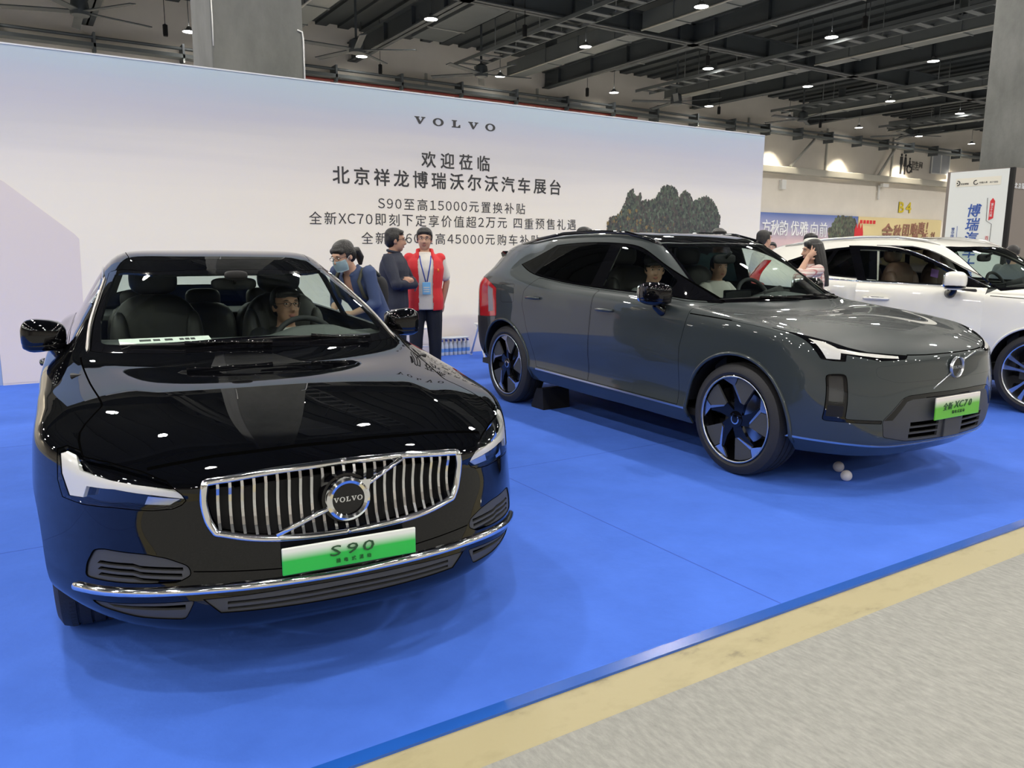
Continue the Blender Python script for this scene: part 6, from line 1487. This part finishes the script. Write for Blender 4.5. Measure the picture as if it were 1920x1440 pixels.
    # long haired woman with a hand to her head beside the white car
    person((6.90, 5.20, 0), radians(-122), 1.585, 'person with long black hair in pink checked shirt, hand raised to the head', dict(
        J=dict(elL=(.25, -.24, 1.30), wrL=(.125, -.10, 1.50), head=(0, -.01, 1.58)), head_rot=(6, 0, -6), top='plaid', top_name='shirt', sleeve='mid', hem=.06, loose=.022, trousers='black_cloth', hair=dict(fringe=.06, long=.40), fat=.93, vox=.006,
        hands=dict(L=dict(dir=(-.12, .62, .62), up=(1, .2, .1), thumb=1, curl=.2, spread=.4))))
    # man in white behind the grey suv, and the other visitors whose heads show over the roofs
    person((9.0, 7.6, 0), radians(70), 1.75, 'person in white shirt with short black hair standing in front of the blue poster', dict(top='white_cotton', top_name='shirt', sleeve='short', trousers='black_cloth', head_rot=(0, 0, 10), hair=dict(fringe=.06), vox=.012))
    person((6.18, 8.05, 0), radians(30), 1.745, 'person whose dark hair shows just above the grey suv roof rail', dict(top='grey_cloth', top_name='shirt', sleeve='short', hair=dict(fringe=.055), vox=.013))
    person((6.55, 6.15, 0), radians(-40), 1.70, 'person behind the grey suv, brown hair showing over the front of its roof', dict(top='teal_cloth', top_name='shirt', sleeve='short', hair=dict(fringe=.055), vox=.013))
    person((9.95, 7.55, 0), radians(-20), 1.725, 'person whose black hair just shows above the white suv roof', dict(top='teal_cloth', top_name='shirt', sleeve='short', hair=dict(fringe=.05), vox=.013))
    person((12.8, 10.6, 0), radians(-60), 1.64, 'small distant person between the white-shirted person and the white suv roof', dict(top='black_cloth', top_name='shirt', sleeve='short', hair=dict(fringe=.05), vox=.014))
    person((11.35, 5.42, 0), radians(100), 1.56, 'person with dark tied hair at the right edge behind the white suv windscreen', dict(top='grey_cloth', top_name='shirt', sleeve='short', hair=dict(fringe=.05, bun=True), vox=.012))
    # seated people
    def seated(root, u, v, w, H, label, spec, rz=0, ret=False):
        # w: height of the seat surface; hips on it
        S_ = dict(pelvis=(0, .02, .10), waist=(0, .05, .24), chest=(0, .09, .45), neck=(0, .09, .62), head=(0, .05, .76), shL=(.162, .09, .545), shR=(-.162, .09, .545), elL=(.24, -.08, .36), elR=(-.24, -.08, .36), wrL=(.19, -.29, .42), wrR=(-.19, -.29, .42),
                  hipL=(.10, -.0, .10), hipR=(-.10, 0, .10), knL=(.13, -.42, .13), knR=(-.13, -.42, .13), anL=(.12, -.52, -.22), anR=(-.12, -.52, -.22))
        S_.update(spec.pop('J', {})); spec['J'] = S_
        R = Matrix.Rotation(root.rotation_euler.z, 4, 'Z'); p = root.location + (R @ Vector((u, v, w)))
        return person(p, root.rotation_euler.z + rz, H, label, spec)
    seated(sed, .355, 2.44, .405, 1.66, 'person with spectacles in dark jacket at the steering wheel of the black sedan', dict(J=dict(wrR=(-.165, -.315, .51), elR=(-.26, -.10, .36), wrL=(.19, -.32, .46), elL=(.25, -.1, .35), chest=(0, .11, .43), neck=(0, .11, .59), head=(0, .075, .725), shL=(.165, .11, .525), shR=(-.165, .11, .525)), under='white_cotton', top='black_cloth', open=(.03, .40), glasses=True, hair=dict(fringe=.05, puff=1.04), head_rot=(-4, 0, 10), skin=SKIN2, vox=.008, fat=1.02, hands=dict(R=dict(dir=(.25, -1, .35), up=(-.3, .2, 1), thumb=1, curl=1.3), L=dict(dir=(-.2, -1, .35), up=(.3, .2, 1), thumb=-1, curl=1.3))))
    b, J, k = seated(suv, -.38, 2.28, .60, 1.58, 'person in black cap in the front passenger seat of the grey suv', dict(top='grey_cloth', top_name='shirt', sleeve='short', hair=dict(fringe=.03, puff=1.06), head_rot=(4, 0, -35), vox=.011), ret=True)
    hr = Euler((radians(4), 0, radians(-35))).to_matrix()
    cp = mk('cap', lambda bm: [blob(bm, (0, .012, .075), (.092, .105, .062), 2.2), blob(bm, (0, -.115, .055), (.070, .065, .010), 2.4)], 'black_cloth', b, smooth=True); cp.matrix_local = Matrix.Translation(J['head']) @ hr.to_4x4()
    seated(suv, .36, 2.28, .69, 1.42, 'child in pale shirt behind the steering wheel of the grey suv', dict(top='white_cotton', top_name='shirt', sleeve='short', hair=dict(fringe=.05, puff=1.05), head_rot=(6, 0, -20), vox=.010))
# ------------------------------------------------------------------ small things
def folding_chair(loc, rz, label):
    e = mk('folding_chair', lambda bm: box(bm, -.20, .20, -.19, .19, .435, .46, .012), 'white_plastic'); e.location = loc; e.rotation_euler = (0, 0, rz); tag(e, label, 'chair', 'white folding chairs')
    for s in (-1, 1):
        mk('leg', lambda bm: tube(bm, [(s * .215, -.27, .012), (s * .215, .16, .56), (s * .215, .24, .80)], .013, 8), 'white_plastic', e, smooth=True)
        mk('leg', lambda bm: tube(bm, [(s * .190, .27, .012), (s * .190, -.12, .44)], .013, 8), 'white_plastic', e, smooth=True)
        for y in (-.27, .27): mk('foot_cap', lambda bm: lathe(bm, [(.001, 0), (.018, 0), (.017, .03), (.001, .03)], 12, 'z', c=(s * (.215 if y < 0 else .19), y, 0)), 'white_plastic', e)
    mk('backrest', lambda bm: [box(bm, -.205, .205, .215, .235, .62, .80, .01)], 'white_plastic', e)
    mk('top_rail', lambda bm: tube(bm, [(-.215, .24, .78), (-.19, .245, .825), (0, .248, .835), (.19, .245, .825), (.215, .24, .78)], .013, 8), 'white_plastic', e, smooth=True)
    mk('cross_bar', lambda bm: tube(bm, [(-.2, .15, .17), (.2, .15, .17)], .008, 8), 'white_plastic', e)
    return e
MT['bottle'] = mat('bottle_clear', (.80, .86, .92, 1), .2, 0, .3); MT['bottle'].node_tree.nodes['Principled BSDF'].inputs['Transmission Weight'].default_value = .35
MT['bottle_label'] = mat('bottle_label', (.13, .30, .66, 1), .4); MT['bottle_cap'] = mat('bottle_cap', (.08, .12, .42, 1), .4); MT['cap_white'] = mat('bottle_cap_white', (.75, .76, .78, 1), .4)
def bottle():
    e = mk('water_bottle', lambda bm: lathe(bm, [(.001, .0), (.027, .0), (.031, .006), (.031, .05), (.0295, .056), (.031, .062), (.031, .135), (.026, .160), (.014, .188), (.0125, .20), (.001, .20)], 18, 'z'), 'bottle', smooth=True)
    mk('bottle_label', lambda bm: lathe(bm, [(.0318, .048), (.0318, .098)], 18, 'z', cap=False), 'bottle_label', e, smooth=True)
    mk('bottle_cap', lambda bm: lathe(bm, [(.001, .196), (.0155, .196), (.0155, .216), (.001, .216)], 16, 'z'), 'bottle_cap', e)
    return e
def copy_tree(o, parent=None):
    c = o.copy(); COL.objects.link(c); c.parent = parent
    for ch in o.children:
        d = ch.copy(); COL.objects.link(d); d.parent = c
    return c
def build_props(sed):
    folding_chair((5.54, 9.27, 0), radians(168), 'white folding chair standing behind the tail of the grey suv')
    folding_chair((4.52, 9.42, 0), radians(-20), 'white folding chair mostly hidden behind the person in the red vest')
    b0 = bottle(); n = 0
    col = ['first', 'second', 'third', 'fourth', 'fifth', 'sixth', 'seventh']
    for r in range(2):
        for c in range(7):
            b = b0 if n == 0 else copy_tree(b0); n += 1
            b.location = (4.99 + c * .068 + r * .03, 9.70 + r * .075, 0); b.rotation_euler = (0, 0, c * .7)
            tag(b, 'small water bottle with blue label, %s from the left in the %s row' % (col[c], ['front', 'back'][r]), 'bottle', 'water bottles on the carpet')
    w = mk('shrink_wrap', lambda bm: blob(bm, (5.20, 9.735, .242), (.24, .10, .02), 2.2), MT['bottle'], smooth=True); tag(w, 'crumpled clear plastic wrap lying over the water bottles', 'wrap')
    for k, (p, r, lb) in enumerate((((4.455, 2.985), .036, 'brighter of two small white balls under the grey suv front bumper'), ((4.60, 3.145), .036, 'darker of two small white balls, further under the grey suv bumper'))):
        o = mk('ball', lambda bm: blob(bm, (0, 0, 0), (r, r, r), 2, 24, 16), mat('ball_white%d' % k, (.62, .60, .60, 1), .5), smooth=True); o.location = (p[0], p[1], r); tag(o, lb, 'ball', 'small white balls')
    o = mk('wheel_chock', lambda bm: prism(bm, [(5.86, 0), (6.06, 0), (6.06, .03), (5.98, .19), (5.88, .20)], 4.06, 4.36, 'x'), 'matte_black'); tag(o, 'black wheel chock in front of the grey suv rear wheel', 'chock')
    R = Matrix.Rotation(sed.rotation_euler.z, 4, 'Z'); p = sed.location + (R @ Vector((-.40, 1.62, 1.025)))
    o = mk('paper_card', lambda bm: box(bm, -.20, .20, -.055, .055, 0, .003), mat('card_white', (.85, .88, .84, 1), .6)); o.location = p; o.rotation_euler = (radians(6), 0, sed.rotation_euler.z + .02); tag(o, 'white paper card lying on the black sedan dashboard behind the windscreen', 'card')
    mk('card_print', lambda bm: [box(bm, x, x + w, -.022, .022, .003, .0036) for x, w in ((-.115, .05), (-.055, .03), (-.005, .035), (.06, .02), (.085, .02), (.11, .02))], 'text_dark', o)
    o = mk('purple_card', lambda bm: box(bm, -.05, .05, -.002, .002, -.045, .045), mat('card_purple', (.36, .16, .62, 1), .5)); o.location = (8.88, 5.05, 1.23); o.rotation_euler = (radians(-8), radians(12), radians(-20)); tag(o, 'purple card against the far front seat inside the white suv', 'card')
SED, _b1 = build_black_sedan()
SUV, _b2 = build_grey_suv()
WSUV, _b3 = build_white_suv()
build_people(SED, SUV, WSUV)
build_props(SED)
